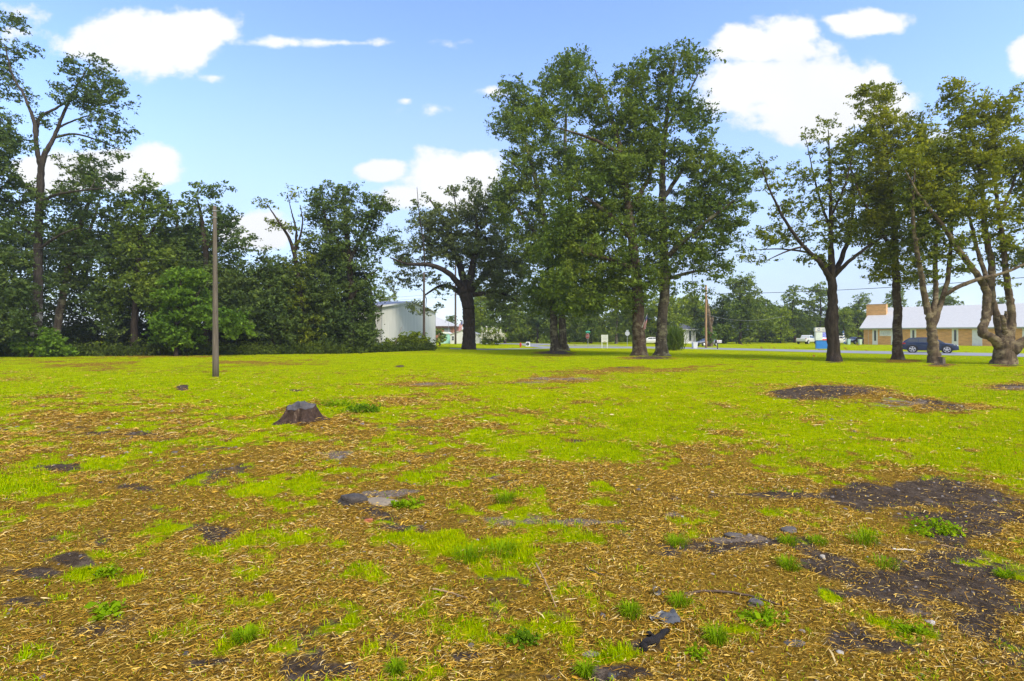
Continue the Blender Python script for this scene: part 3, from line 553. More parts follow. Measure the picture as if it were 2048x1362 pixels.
tree('oak_tree', 'twin trunk oak, one dark stem and one pale stem joined at the ground', 'tree', 56.0,
     [[(1113, 705, 11, 0), (1110, 690, 8.5), (1108, 650, 7.5), (1107, 600, 7), (1100, 520, 6), (1085, 420, 5), (1060, 320, 3.5), (1035, 230, 1.5)],
      [(1128, 704, 10.5, .5), (1126, 680, 8), (1124, 640, 7.5), (1124, 590, 7, .4), (1135, 500, 6, .8), (1140, 400, 5, 1), (1130, 300, 4, 1), (1135, 190, 1.5, 1)],
      [(1098, 500, 4), (1050, 440, 3), (1010, 380, 1.5)], [(1080, 390, 3), (1040, 340, 2), (1000, 310, 1)]],
     [(1020, 190, 36, 34, .8), (1045, 225, 55, 38, .9), (1015, 260, 30, 40, .7), (1100, 190, 60, 40, .9), (1150, 135, 36, 36, .8), (1075, 300, 60, 45), (1030, 355, 40, 60, .9), (1010, 410, 34, 40, .7), (1080, 400, 55, 60, 1.), (1100, 480, 70, 70, 1.2), (1110, 560, 72, 55, 1.2), (1140, 600, 60, 40, .9), (1080, 600, 40, 35, .8), (1160, 480, 70, 60, 1.), (1030, 470, 28, 40, .6), (1165, 330, 60, 70)],
     BK_GREY, LF_OAK, 103, leaf=.25, per=120, crad=.72, dens=1.55, flare=.35)
tree('live_oak', 'broad live oak with the thickest dark trunk and low spreading limbs', 'tree', 66.0,
     [[(937, 699, 14, 0), (937, 680, 13), (938, 640, 11.5), (936, 610, 12), (930, 585, 13), (926, 570, 9)],
      [(928, 585, 7), (915, 565, 6, -.5), (895, 545, 5, -1.5), (860, 530, 4, -2), (815, 528, 2.5, -2), (780, 515, 1.2, -2)], [(925, 590, 6), (905, 575, 4.5, 1), (880, 572, 3, 1.5), (850, 590, 1.5, 2)],
      [(930, 580, 8), (922, 540, 6.5, .5), (905, 490, 5, .5), (880, 430, 3, 0), (860, 400, 1.5)], [(938, 580, 7.5), (945, 530, 6, -.5), (955, 480, 4.5, -1), (950, 420, 2.5, -1)],
      [(942, 585, 6), (965, 555, 5, 1), (995, 530, 4, 1), (1030, 525, 2.5, 1), (1060, 530, 1.2, 1)], [(945, 590, 5), (985, 585, 4), (1015, 590, 2.5), (1035, 605, 1)], [(850, 535, 1.8, -2), (846, 480, 1.3, -2), (838, 425, .9, -2), (834, 375, .45, -2)], [(915, 480, 2), (912, 420, 1.4), (905, 370, .8)]],
     [(900, 440, 55, 36, 1.), (950, 430, 45, 40, 1.), (880, 490, 60, 32, 1.), (940, 500, 70, 40, 1.2), (990, 480, 45, 45, 1.), (1010, 420, 36, 40, .8), (1000, 380, 32, 30, .7), (850, 450, 36, 34, .7), (820, 500, 40, 34, .6), (800, 545, 36, 40, .4), (850, 555, 42, 26, .4), (905, 380, 22, 16, .45), (948, 375, 18, 28, .7), (1000, 540, 50, 34, 1.), (1020, 580, 45, 40, 1.1), (970, 560, 40, 26, .9), (880, 575, 22, 16, .5), (830, 610, 50, 34, .16), (845, 400, 16, 14, .2), (1040, 520, 40, 50, .8), (990, 615, 30, 20, .6)],
     BK_DARK, LF_LIVE, 104, leaf=.28, per=108, crad=.72, dens=1.55, flare=.15, twig=1.3)

# --- the four trees standing nearest on the right
tree('maple_tree', 'spreading dark tree with split rough trunk left of the other right hand trees', 'tree', 35.0,
     [[(1667, 724, 13, 0), (1667, 700, 11), (1666, 665, 11), (1664, 640, 12), (1666, 610, 9), (1665, 570, 8), (1664, 540, 7), (1662, 480, 4.5), (1661, 400, 3), (1659, 320, 1.8), (1656, 260, .7)],
      [(1660, 560, 5.5), (1640, 525, 4.5, -.4), (1605, 490, 3.5, -.8), (1570, 440, 2.5, -1.2), (1540, 380, 1.6, -1.4), (1518, 320, .7, -1.5)], [(1662, 550, 5), (1645, 520, 3, .5), (1615, 505, 2.2, 1), (1560, 498, 1.4, 1.6), (1510, 500, .7, 2)],
      [(1668, 550, 5.5), (1685, 510, 4.5, .6), (1700, 460, 3.2, .8), (1708, 400, 2, 1), (1700, 330, .9, 1)], [(1668, 552, 4.5), (1695, 525, 3.5, -.8), (1740, 490, 2.4, -1.2), (1775, 470, 1.2, -1.4)], [(1662, 460, 3), (1640, 400, 2, .6), (1625, 340, 1.2, .8), (1612, 280, .6, 1)], [(1663, 430, 2.5), (1690, 370, 1.8, -.8), (1705, 310, .8, -1)],
      [(1612, 492, 2.2, -.8), (1580, 500, 1.6, -1.4), (1535, 520, .7, -2)]],
     [(1555, 360, 34, 34, .55), (1530, 335, 20, 34, .4), (1580, 410, 40, 34, .6), (1530, 470, 44, 26, .6), (1580, 470, 50, 26, .7), (1520, 515, 34, 20, .45), (1610, 350, 34, 40, .5), (1620, 280, 20, 40, .4), (1660, 300, 24, 50, .45), (1660, 250, 16, 20, .3), (1640, 400, 44, 44, .6), (1690, 380, 44, 50, .75), (1700, 440, 50, 44, .8), (1735, 490, 44, 34, .7), (1620, 520, 44, 18, .45), (1650, 470, 44, 34, .6), (1755, 520, 34, 20, .5), (1705, 320, 34, 40, .6)],
     BK_DARK, LF_OLIVE, 111, leaf=.165, per=96, crad=.46, dens=1.25, flare=.2, sides=16)
tree('maple_tree', 'straight single reddish trunk tree in a ring of brown mulch', 'tree', 36.0,
     [[(1796, 724, 10.5, 0), (1796, 710, 9), (1795, 680, 8), (1795, 640, 7.8), (1793, 580, 7), (1790, 500, 6), (1785, 420, 4.5), (1775, 330, 3), (1765, 240, 1.6), (1755, 190, .7)],
      [(1790, 510, 4), (1760, 460, 3, -.5), (1725, 400, 2, -1), (1700, 330, .8, -1.3)], [(1788, 460, 4), (1820, 400, 3, .5), (1850, 340, 2, .8), (1840, 260, .8, 1)]],
     [(1755, 200, 40, 30, .9), (1735, 185, 26, 18, .7), (1760, 250, 50, 34, 1.), (1730, 300, 50, 40, 1.1), (1790, 300, 50, 44, 1.1), (1745, 370, 60, 44, 1.2), (1800, 390, 55, 50, 1.2), (1760, 450, 60, 44, 1.2), (1800, 500, 44, 40, 1.), (1770, 545, 40, 26, .8), (1815, 555, 30, 26, .7), (1830, 255, 36, 34, .9), (1850, 310, 36, 40, 1.), (1745, 430, 34, 26, 1.)],
     BK_RED, LF_YEL, 112, leaf=.175, per=108, crad=.5, dens=1.75, flare=.3)
tree('maple_tree', 'slender pale forked tree beside a small cut block of wood', 'tree', 31.8,
     [[(1869, 730, 12, 0), (1868, 715, 10), (1866, 690, 8.5), (1863, 660, 8), (1858, 635, 6.5), (1850, 600, 5.5), (1842, 550, 4.5, -.2), (1832, 490, 3.6, -.4), (1825, 420, 2.6, -.5), (1830, 340, 1.2, -.6)],
      [(1865, 650, 5.5), (1868, 620, 5), (1872, 580, 4.5, .3), (1870, 520, 4, .4), (1875, 440, 3, .5), (1880, 360, 1.5, .6)], [(1866, 655, 5.5), (1876, 625, 5, .1), (1887, 590, 4.5, .2), (1895, 560, 4, .3), (1900, 510, 3.5, .3), (1905, 430, 2.2, .2), (1910, 370, 1, .2)],
      [(1886, 592, 4), (1905, 580, 4, -.3), (1930, 568, 4, -.5), (1965, 556, 3.6, -.7), (2000, 548, 3, -.8), (2045, 530, 2.2, -.9), (2090, 500, 1, -1)]],
     [(1830, 400, 44, 40, 1.), (1870, 380, 44, 44, 1.1), (1880, 440, 44, 40, 1.1), (1840, 470, 40, 36, .9), (1890, 500, 36, 34, .8), (1850, 530, 34, 26, .7), (1900, 330, 34, 40, .8), (2040, 510, 36, 30, .7), (1920, 540, 30, 16, .4), (2090, 490, 40, 40, .8), (1870, 300, 30, 34, .8), (1990, 525, 26, 14, .5)],
     BK_TAN, LF_OLIVE, 113, leaf=.165, per=108, crad=.46, dens=1.7, flare=.2)
LOG = tree('maple_tree', 'gnarled many stemmed tree with mossy burl, cut stub and fat low limb at right edge', 'tree', 31.5,
     [[(2008, 735, 23, 0), (2008, 722, 19), (2008, 705, 17), (2009, 690, 16), (2011, 676, 14), (2019, 655, 8.5), (2022, 630, 6.5), (2020, 600, 6), (2013, 560, 5.2), (2008, 500, 4.5), (2000, 440, 3.6), (1992, 380, 2.6), (1990, 300, 1.8), (1985, 230, .8)],
      [(2002, 695, 10), (1990, 680, 8, -.15), (1976, 671, 7.6, -.25), (1965, 667, 8.2, -.3), (1964, 657, 7.8, -.25), (1968, 645, 6.8, -.2), (1972, 625, 6.4, -.1), (1974, 605, 7), (1972, 580, 6.5), (1955, 550, 5.5, -.1), (1925, 510, 4.8, -.2), (1895, 465, 4.2, -.3), (1865, 425, 3.2, -.4), (1835, 385, 2.2, -.4), (1810, 340, 1, -.5)],
      [(2004, 676, 9), (1997, 652, 6.5, .2), (1990, 625, 5.8, .3), (1983, 598, 6.0, .3), (1982, 570, 6.2, .3), (1984, 530, 5.5, .3), (1972, 470, 4.8, .4), (1965, 400, 4, .5), (1955, 320, 3, .6), (1935, 240, 1.8, .7), (1920, 190, .7, .7)],
      [(1970, 652, 4.5, .2), (1978, 630, 5, .35), (1983, 600, 4.5, .4)],
      [(1975, 560, 4), (1960, 520, 3.5, .4), (1945, 460, 2.8, .5), (1930, 400, 1.8, .6)], [(2014, 708, 11, 0), (2027, 699, 10.5, -.3), (2046, 685, 9, -.5), (2068, 676, 10, -.6), (2100, 660, 8, -.8), (2120, 610, 7, -.9), (2112, 540, 5.5, -.9), (2090, 460, 4, -.8), (2060, 380, 3, -.6), (2045, 300, 1.5, -.5)],
      [(2010, 668, 5.5, -.1), (2008, 655, 4.2, -.3), (2007, 642, 3.8, -.35), (2004, 634, 3.6, -.35), (2003, 630, 3.2, -.35)], [(2007, 645, 3.5, -.2), (2012, 632, 3, -.2), (2011, 622, 1.6, -.2)], [(2000, 430, 3), (2025, 370, 2.4, .3), (2045, 300, 1.5, .4), (2055, 240, .7, .4)]],
     [(1910, 185, 34, 26, 1.), (1930, 235, 44, 36, 1.), (1960, 290, 50, 40, 1.1), (1985, 215, 36, 30, .9), (1945, 350, 50, 44, 1.1), (2000, 300, 44, 40, 1.), (2010, 240, 36, 34, .8), (2035, 330, 44, 44, .8), (1960, 420, 50, 40, 1.), (1900, 400, 46, 34, .8), (1850, 360, 44, 34, .9), (1990, 480, 40, 30, .7), (2060, 420, 44, 50, .7), (2090, 350, 60, 60, .8), (2100, 500, 44, 40, .7), (1830, 320, 36, 30, .9), (1935, 480, 26, 20, .5), (1925, 300, 26, 30, .8), (1995, 565, 22, 10, .25), (2020, 180, 20, 14, .4)],
     BK_TAN, LF_YEL, 114, leaf=.165, per=108, crad=.46, dens=1.65, flare=.06, sides=20)

# --- the wood along the left side
tree('tall_tree', 'tallest thin tree at the left edge with a whitish lower trunk', 'tree', 43.5,
     [[(72, 717, 12, 0), (73, 690, 9.5), (73, 650, 8.6), (75, 600, 7.8), (76, 520, 7.2), (77, 440, 6.6), (80, 370, 6), (85, 320, 4.8), (110, 270, 3.2, .3), (130, 220, 2.5, .5), (155, 170, 1.8, .6), (180, 130, .8, .6)],
      [(82, 340, 4.6), (72, 290, 3.8, -.3), (68, 245, 3.2, -.5), (50, 195, 2.2, -.7), (25, 150, 1.8, -.8), (10, 90, .8, -.8)], [(72, 270, 4), (80, 235, 3, .4), (115, 215, 2, .6), (150, 190, .9, .6)], [(108, 275, 2.6, .3), (150, 268, 2, .6), (200, 282, 1.4, .8), (240, 300, .7, 1)], [(118, 255, 2, .4), (150, 240, 1.5, 1), (200, 225, .8, 1.3)],
      [(78, 410, 4), (110, 390, 2.6, -.6), (170, 380, 1.6, -1.2), (230, 375, .7, -1.6)], [(78, 400, 3.5), (40, 360, 2.4, .4), (0, 330, 1.2, .8)], [(76, 500, 3), (120, 470, 2, -.5), (160, 455, .9, -1)], [(75, 480, 3), (30, 440, 2, -.5), (-10, 420, .9, -1)]],
     [(175, 150, 50, 34, .8), (215, 195, 44, 36, .8), (150, 190, 44, 30, .7), (210, 245, 44, 30, .65), (245, 270, 24, 20, .45), (180, 285, 60, 16, .25), (240, 320, 26, 16, .25), (30, 60, 24, 30, .45), (15, 110, 34, 34, .55), (55, 90, 16, 20, .35), (20, 170, 34, 30, .5), (60, 190, 20, 20, .3), (-30, 90, 40, 80, .5), (110, 235, 30, 22, .3), (170, 375, 60, 26, .4), (60, 400, 60, 34, .5), (110, 450, 56, 30, .5), (20, 440, 50, 34, .5), (130, 330, 50, 20, .22), (-20, 280, 50, 50, .6)],
     BK_WHITE, LF_DARK, 121, leaf=.20, per=108, crad=.55, dens=1.5, flare=.35)
def wood(name, label, Y, trunks, blobs, leaves, seed, **k):
    a = dict(leaf=.24, per=108, crad=.70, dens=1.5, flare=.4, group='trees of the wood along the left side'); a.update(k)
    return tree(name, label, 'tree', Y, trunks, blobs, k.get('bark', BK_DARK) if 'bark' not in a else a.pop('bark'), leaves, seed, **a)
wood('broadleaf_tree', 'dark mass of tree cut off by the left edge, big leaves low over the field', 41.0, [[(-40, 715, 12), (-36, 600, 10), (-30, 450, 8), (-20, 300, 4), (-10, 220, 1)]],
     [(15, 275, 44, 40, .8), (0, 330, 44, 34, .7), (-40, 380, 70, 90), (-20, 560, 60, 90, 1.1), (10, 640, 50, 60, 1.2), (-60, 250, 70, 80), (15, 480, 44, 60, .8), (30, 580, 30, 50, .9), (-90, 600, 60, 100, 1.)], LF_DARK, 122)
wood('broadleaf_tree', 'leaning grey trunk tree just right of the whitish trunk', 46.0, [[(108, 712, 7), (114, 660, 6.5), (124, 600, 6), (140, 520, 5), (165, 440, 4), (190, 370, 1.5)], [(140, 520, 3.5), (175, 470, 2.5, -.5), (200, 400, 1)]],
     [(180, 350, 60, 36, .9), (150, 400, 60, 36, .8), (210, 420, 56, 40, .9), (150, 480, 56, 44, 1.), (205, 510, 60, 44, 1.), (130, 560, 44, 36, 1.), (190, 590, 56, 40, 1.), (225, 640, 40, 30, .6)], LF_DARK, 123, bark=BK_GREY)
wood('broadleaf_tree', 'olive crowned tree with a flat top between the leaning trunk and the dark conifer', 47.0, [[(268, 710, 7), (270, 640, 6), (275, 540, 5), (282, 450, 4), (290, 390, 1.5)], [(278, 500, 3), (320, 440, 2), (345, 400, .8)]],
     [(300, 380, 44, 24, .8), (275, 400, 40, 26, .7), (330, 410, 34, 26, .7), (290, 450, 56, 34, .8), (300, 510, 60, 40, 1.1), (260, 560, 60, 44, 1.1), (310, 580, 50, 44, 1.1), (265, 470, 40, 40, .9), (240, 620, 40, 26, .5)], LF_OAK, 124)
wood('dark_evergreen', 'nearly black dense evergreen standing left of the wooden pole', 50.0, [[(345, 708, 8), (348, 600, 7), (352, 500, 5), (355, 430, 1.5)]],
     [(355, 450, 34, 30, 1.2), (345, 500, 44, 40, 1.4), (360, 560, 50, 44, 1.4), (350, 620, 56, 44, 1.4), (380, 500, 40, 44, 1.2)], LF_DARK, 125)
wood('broadleaf_tree', 'airy tree with ragged top right behind the wooden pole', 48.5, [[(412, 708, 6), (414, 620, 5.5), (412, 520, 5), (405, 450, 3.5), (395, 400, 1.5)], [(420, 708, 5, .5), (424, 600, 4.5, .5), (432, 500, 3.5, .5), (440, 420, 1.2, .5)], [(412, 500, 3), (450, 450, 2), (480, 430, .8)]],
     [(395, 385, 36, 22, .5), (440, 385, 20, 24, .5), (380, 410, 30, 22, .5), (425, 420, 50, 30, .55), (465, 440, 36, 26, .5), (430, 470, 60, 34, .7), (480, 490, 34, 36, .7), (420, 530, 60, 36, .9), (470, 560, 50, 44, 1.1), (440, 610, 60, 44, 1.2), (490, 630, 44, 50, 1.2)], LF_DARK, 126)
wood('broadleaf_tree', 'low rounded tree filling the gap right of the pole under the white cloud', 50.0, [[(545, 707, 6), (545, 630, 5), (540, 570, 4), (535, 520, 1.5)]],
     [(530, 520, 34, 20, .7), (550, 545, 34, 26, .8), (515, 560, 40, 34, 1.), (560, 580, 34, 30, 1.), (530, 620, 50, 44, 1.2), (570, 650, 44, 44, 1.1), (500, 600, 30, 40, 1.)], LF_DARK, 127)
wood('sparse_tree', 'nearly bare crooked tree reaching above the wood with few leaves', 52.0, [[(604, 707, 6), (602, 620, 5.5), (595, 540, 4.5), (580, 480, 3), (555, 440, 1.8), (535, 410, .8)], [(590, 510, 3), (592, 460, 2), (582, 420, 1), (575, 390, .5)], [(592, 500, 2.5), (605, 450, 1.5), (600, 410, .6)]],
     [(535, 410, 18, 18, .16), (580, 400, 20, 22, .2), (605, 420, 18, 22, .3), (560, 460, 26, 22, .22), (595, 470, 22, 26, .5), (600, 530, 34, 26, .9), (590, 600, 36, 50, 1.2), (610, 660, 40, 40, 1.1)], LF_OLIVE, 128)
wood('broadleaf_tree', 'large dark tree with the broad twin dome at the right end of the wood', 53.0, [[(702, 706, 7), (703, 640, 6.5), (701, 560, 6), (695, 480, 5), (690, 420, 2)], [(700, 520, 4), (730, 460, 3, .4), (755, 410, 1, .6)], [(698, 520, 4), (660, 460, 3, -.4), (645, 410, 1, -.6)], [(702, 600, 3), (730, 560, 2, -.5), (755, 540, .8, -.6)]],
     [(660, 400, 40, 30, 1.1), (690, 385, 28, 20, .8), (645, 430, 34, 36, 1.1), (740, 410, 40, 30, .9), (770, 420, 24, 22, .7), (700, 440, 50, 40, 1.), (745, 470, 44, 30, .9), (660, 490, 50, 40, 1.1), (700, 520, 50, 36, .8), (650, 560, 50, 50, 1.3), (640, 630, 50, 50, 1.3), (690, 610, 44, 50, 1.), (740, 570, 34, 44, .6), (715, 660, 34, 36, .8), (765, 500, 24, 30, .5), (670, 670, 44, 36, 1.2), (740, 650, 22, 50, .55)], LF_DARK, 129)
wood('leafy_shrub_tree', 'bright green small tree with layered leaves in front of the dark wood', 44.0, [[(352, 712, 4), (352, 660, 3.4), (356, 610, 2.4), (362, 560, 1)], [(354, 650, 2.4), (385, 610, 1.6), (400, 580, .7)]],
     [(362, 560, 34, 22, 1.1), (395, 560, 24, 24, 1.), (340, 590, 34, 22, 1.1), (380, 600, 40, 24, 1.2), (400, 630, 30, 22, 1.), (345, 640, 40, 20, 1.2), (370, 670, 44, 22, 1.1), (450, 640, 40, 22, .8), (480, 655, 30, 16, .7), (320, 670, 26, 24, .8), (335, 560, 10, 8, .6)], LF_BRIGHT, 130, leaf=.24, crad=.5)
wood('leafy_shrub', 'low light green shrub around the foot of the whitish trunk', 42.0, [[(60, 714, 2.5), (58, 690, 2), (52, 670, 1)]],
     [(48, 690, 22, 22, .8), (95, 690, 22, 22, .8), (100, 670, 16, 16, .5), (45, 660, 16, 14, .4), (120, 700, 24, 10, .8)], LF_BRIGHT, 131, leaf=.2, crad=.4, flare=0)
wood('leafy_shrub', 'weedy olive shrub growing along the wall below the thin dark pole', 62.0, [[(815, 700, 2), (815, 680, 1.4), (820, 668, .6)]],
     [(810, 684, 30, 12, 1.), (835, 680, 24, 16, 1.1), (780, 692, 26, 8, 1.), (850, 692, 16, 8, .9), (750, 697, 34, 6, 1.)], LF_LIME, 132, leaf=.26, crad=.5, flare=0)
tree('leafy_shrub', 'dark green shrub at the right corner of the pale metal building', 'shrub', 88, [[(880, 691, 1.6), (880, 675, 1), (882, 660, .5)]],
     [(878, 664, 9, 10, 1.), (880, 678, 12, 12, 1.2)], BK_DARK, LF_FAR, 133, leaf=.34, per=72, crad=.55, flare=0)
def build_woodmass(name, label, rows, seed, leaves, leaf, nper, y0, y1, kind='stuff'):
    rng = np.random.default_rng(seed); P = []
    for a, b, top, bot, k in rows:
        n = int(k); px = rng.uniform(a, b, n); Y = rng.uniform(y0, y1, n); py = rng.uniform(top, bot, n) + rng.normal(0, 5, n) + 10 * np.sin(px * .06 + seed)
        cl = np.stack([(px - 1024) / F * Y, Y, np.maximum(H - (py - HZ) / F * Y, .3)], 1)
        P.append(np.repeat(cl, nper, 0) + rng.normal(0, 1, (n * nper, 3)) * [.62, .62, .45])
    V, Q = leaf_quads(np.concatenate(P), leaf, rng, .6)
    tag(link(name, np_mesh(name, V, [Q]), leaves), label, 'woodland', kind=kind)
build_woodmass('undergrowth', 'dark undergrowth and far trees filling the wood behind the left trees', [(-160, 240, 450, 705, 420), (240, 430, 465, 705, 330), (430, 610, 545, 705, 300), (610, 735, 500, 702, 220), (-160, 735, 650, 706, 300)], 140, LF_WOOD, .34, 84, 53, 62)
def build_weeds():
    rng = np.random.default_rng(141); n = 5200; px = rng.uniform(-120, 870, n); Y = np.interp(px, [-120, 70, 400, 700, 860], [41.5, 43.2, 46, 50, 60]) + rng.normal(.8, .8, n); x = (px - 1024) / F * Y; z = height(x, Y)
    P = np.stack([x, Y, z + rng.gamma(2, .18, n)], 1); P = np.repeat(P, 8, 0) + rng.normal(0, 1, (n * 8, 3)) * [.18, .18, .12]; P[:, 2] = np.maximum(P[:, 2], .03)
    V, Q = leaf_quads(P, .2, rng, .6); tag(link('weeds', np_mesh('weeds', V, [Q]), leaf_mat('leaf_weed', (.02, .035, .006), (.055, .085, .012), (.12, .16, .016))), 'strip of weeds along the foot of the wood', 'weeds', kind='stuff')
build_weeds()

# --- the trees beyond the road
def far(label, Y, cx, base, top, w, leaves, seed, name='broadleaf_tree', bark=BK_DARK, dens=1.0, low=.25, group='trees beyond the road'):
    rng = np.random.default_rng(seed + 900); hgt = base - top; B_ = []
    cy = base - hgt * .55
    for k in range(9):
        t = low + (1 - low) * (k + .5) / 9; ww = w * (1 - abs(t - .55) * .95) * rng.uniform(.7, 1.05); yy = base - hgt * t * .93
        B_.append((cx + rng.uniform(-.35, .35) * w * (1 - t * .4), yy, ww * .42, hgt * .11, dens))
    B_.append((cx, top + hgt * .08, w * .16, hgt * .07, dens * .8))
    return tree(name, label, 'tree', Y, [[(cx, base, max(2.2, hgt * .022)), (cx + rng.uniform(-2, 2), base - hgt * .3, hgt * .016), (cx + rng.uniform(-5, 5), base - hgt * .6, hgt * .011), (cx, top + 6, .5)]], B_, bark, leaves, seed, leaf=.42, per=84, crad=1.0, flare=.3, sides=8, group=group)
far('rounded mid green tree right of the flowering shrub', 104, 1010, 689, 575, 90, LF_FAR, 201)
far('tree left of the flowering shrub, beside the live oak trunk', 112, 962, 688, 585, 50, LF_LIME, 202)
far('dark dense tree behind the white air conditioner', 108, 1075, 689, 570, 80, LF_DARK, 203)
far('tree behind the twin trunk oak, lower crown hanging to the grass', 106, 1128, 689, 560, 80, LF_FAR, 204, low=.05)
far('green tree directly behind the street name sign', 104, 1182, 689, 560, 80, LF_OAK, 205, low=.08)
far('tree with pale grey trunk behind the white post sign', 102, 1232, 689, 555, 90, LF_FAR, 206, bark=BK_GREY, low=.22)
far('tree behind the round grey sign back', 103, 1268, 689, 560, 70, LF_OAK, 207, bark=BK_GREY, low=.2)
far('bright yellow green tree behind the slim mottled oak', 100, 1335, 689, 585, 90, LF_LIME, 208)
far('bright yellow green tree above the small white house', 112, 1385, 688, 585, 80, LF_LIME, 209, low=.3)
far('large dark green tree right of the tan utility pole', 98, 1480, 690, 545, 125, LF_FAR, 210, low=.06, dens=1.3)
far('dark tree squeezed behind the vine covered snag', 104, 1446, 690, 585, 60, LF_DARK, 211, low=.1)
far('light green tree between the big dark tree and the pickup', 106, 1562, 689, 615, 60, LF_LIME, 212, low=.06)
far('thin topped tree behind the white pickup', 112, 1590, 688, 572, 70, LF_FAR, 213, dens=.7)
far('feathery tree behind the blue based sign', 110, 1640, 688, 560, 80, LF_FAR, 214, dens=.8, low=.12)
far('tree right of the split rough trunk, left of the brick chimney', 118, 1718, 688, 590, 60, LF_FAR, 215, low=.1)
far('low bushy tree behind the feather flag', 114, 1690, 688, 618, 56, LF_LIME, 216, low=.02)
far('low dark tree behind the grey sedan', 104, 1410, 690, 625, 56, LF_DARK, 217, low=.05)
far('pine top rising behind the chimney end of the church roof', 135, 1800, 688, 578, 56, LF_FAR, 218, name='pine_tree', low=.5, dens=.9)
far('pine with flat crown rising behind the middle of the church roof', 130, 1882, 688, 572, 76, LF_FAR, 219, name='pine_tree', low=.5, dens=1.)
far('small treetop peeking over the church roof behind the gnarled tree', 130, 2003, 688, 596, 30, LF_FAR, 220, low=.5)
far('distant tree behind the brick building with the pale roof', 160, 905, 684, 632, 44, LF_FAR, 221, low=.2)
far('treetop showing over the roof of the pale metal building', 120, 762, 686, 585, 66, LF_FAR, 222, low=.3)
far('green tree with low branches behind the white board house', 118, 968, 688, 625, 34, LF_FAR, 223, low=.02)
far('dark tree between the sign with the flag and the road trees', 116, 1530, 689, 598, 56, LF_FAR, 224, low=.04)
build_woodmass('far_woods', 'dense far wood closing the view beyond the road', [(935, 1330, 590, 690, 480), (935, 1330, 640, 692, 620), (1320, 1560, 612, 690, 480), (1540, 1735, 632, 690, 460)], 142, LF_FAR, .55, 70, 118, 130)
# shrubs
tree('crape_myrtle', 'round green shrub with clusters of white flowers', 'shrub', 92, [[(985, 692, 1.4), (984, 680, 1), (982, 668, .5)]],
     [(975, 668, 14, 9, 1.2), (995, 668, 14, 9, 1.2), (985, 661, 16, 7, 1.1), (1000, 677, 12, 8, 1.1), (975, 678, 12, 8, 1.1), (988, 684, 14, 5, 1.)], BK_DARK, LF_LIME, 230, leaf=.3, per=84, crad=.5, flare=0)
def flowers():
    rng = np.random.default_rng(5); root = [o for o in C.objects if o.name.startswith('crape_myrtle')][0]; n = 46
    px = rng.uniform(962, 1010, n); py = 664 + rng.uniform(-8, 14, n); Y = 92 - rng.uniform(.9, 1.6, n); c = np.stack([(px - 1024) / F * Y, Y, H - (py - HZ) / F * Y], 1)
    P = np.repeat(c, 22, 0) + rng.normal(0, 1, (n * 22, 3)) * [.12, .12, .16]; V, Q = leaf_quads(P, .16, rng)
    link('flowers', np_mesh('flowers', V - np.array(root.location), [Q]), paint('white_petals', (.80, .76, .66), .7, var=.1), root)
flowers()
def spiky(name, label, px, base, Y, w, h, seed, mat):
    rng = np.random.default_rng(seed); S = Y / F; p = np.array(((px - 1024) / F * Y, Y, 0)); p[2] = gz(p[0], p[1]); root = thing(name, label, 'shrub', p)
    n = 900; a = rng.uniform(0, 6.28, n); tl = np.abs(rng.normal(0, .42, n)); L = h * S * rng.uniform(.55, 1.05, n); b0 = np.stack([rng.normal(0, w * S * .18, n), rng.normal(0, w * S * .18, n), rng.uniform(0, .3, n) * h * S], 1)
    d = np.stack([np.cos(a) * np.sin(tl), np.sin(a) * np.sin(tl), np.cos(tl)], 1); s = np.stack([-np.sin(a), np.cos(a), np.zeros(n)], 1) * .035
    L = L[:, None] * .75; tip = b0 + d * L + np.stack([np.zeros(n), np.zeros(n), -.12 * L[:, 0] * np.sin(tl)], 1); md = b0 + d * L * .55
    V = np.stack([b0 - s, b0 + s, md + s * 1.3, md - s * 1.3, tip], 1).reshape(-1, 3); b = np.arange(n)[:, None] * 5
    link('foliage', np_mesh('foliage', V, [b + np.array([[0, 1, 2, 3]]), b + np.array([[3, 2, 4]])]), mat, root)
spiky('spiky_shrub', 'dark green upright shrub close behind the slim mottled oak trunk', 1348, 700, 60, 40, 56, 31, LF_OAK)

# ------------------------------------------------------------------ buildings
WHITE = paint('white_paint', (.72, .72, .70), .55, var=.06); GLASS = paint('dark_glass', (.035, .045, .055), .08, var=.2, spec=.8)
GREYM = paint('galvanised', (.30, .31, .32), .45, .3, var=.15); BLACK = paint('black_rubber', (.018, .018, .018), .8, var=.2)
CHROME = paint('silver_rim', (.62, .62, .63), .3, .6, var=.1); WOODP = paint('weathered_wood', (.13, .105, .082), .9, var=.35, scale=4, bump=.5, stretch=(4, 4, .25))
DKWOOD = paint('creosote_wood', (.085, .062, .05), .9, var=.35, scale=4, bump=.5, stretch=(4, 4, .25)); TANWOOD = paint('tan_pole_wood', (.36, .22, .11), .9, var=.3, scale=4, bump=.4, stretch=(4, 4, .25))
BRICK = brick_mat('buff_brick', (.64, .32, .10), (.76, .41, .14), (.60, .42, .22)); BRICK_R = brick_mat('red_brick', (.34, .12, .07), (.42, .17, .10), (.40, .32, .27))
ROOFW = ribbed_mat('pale_metal_roof', (.47, .465, .455), .45, 'X', .7, .06)
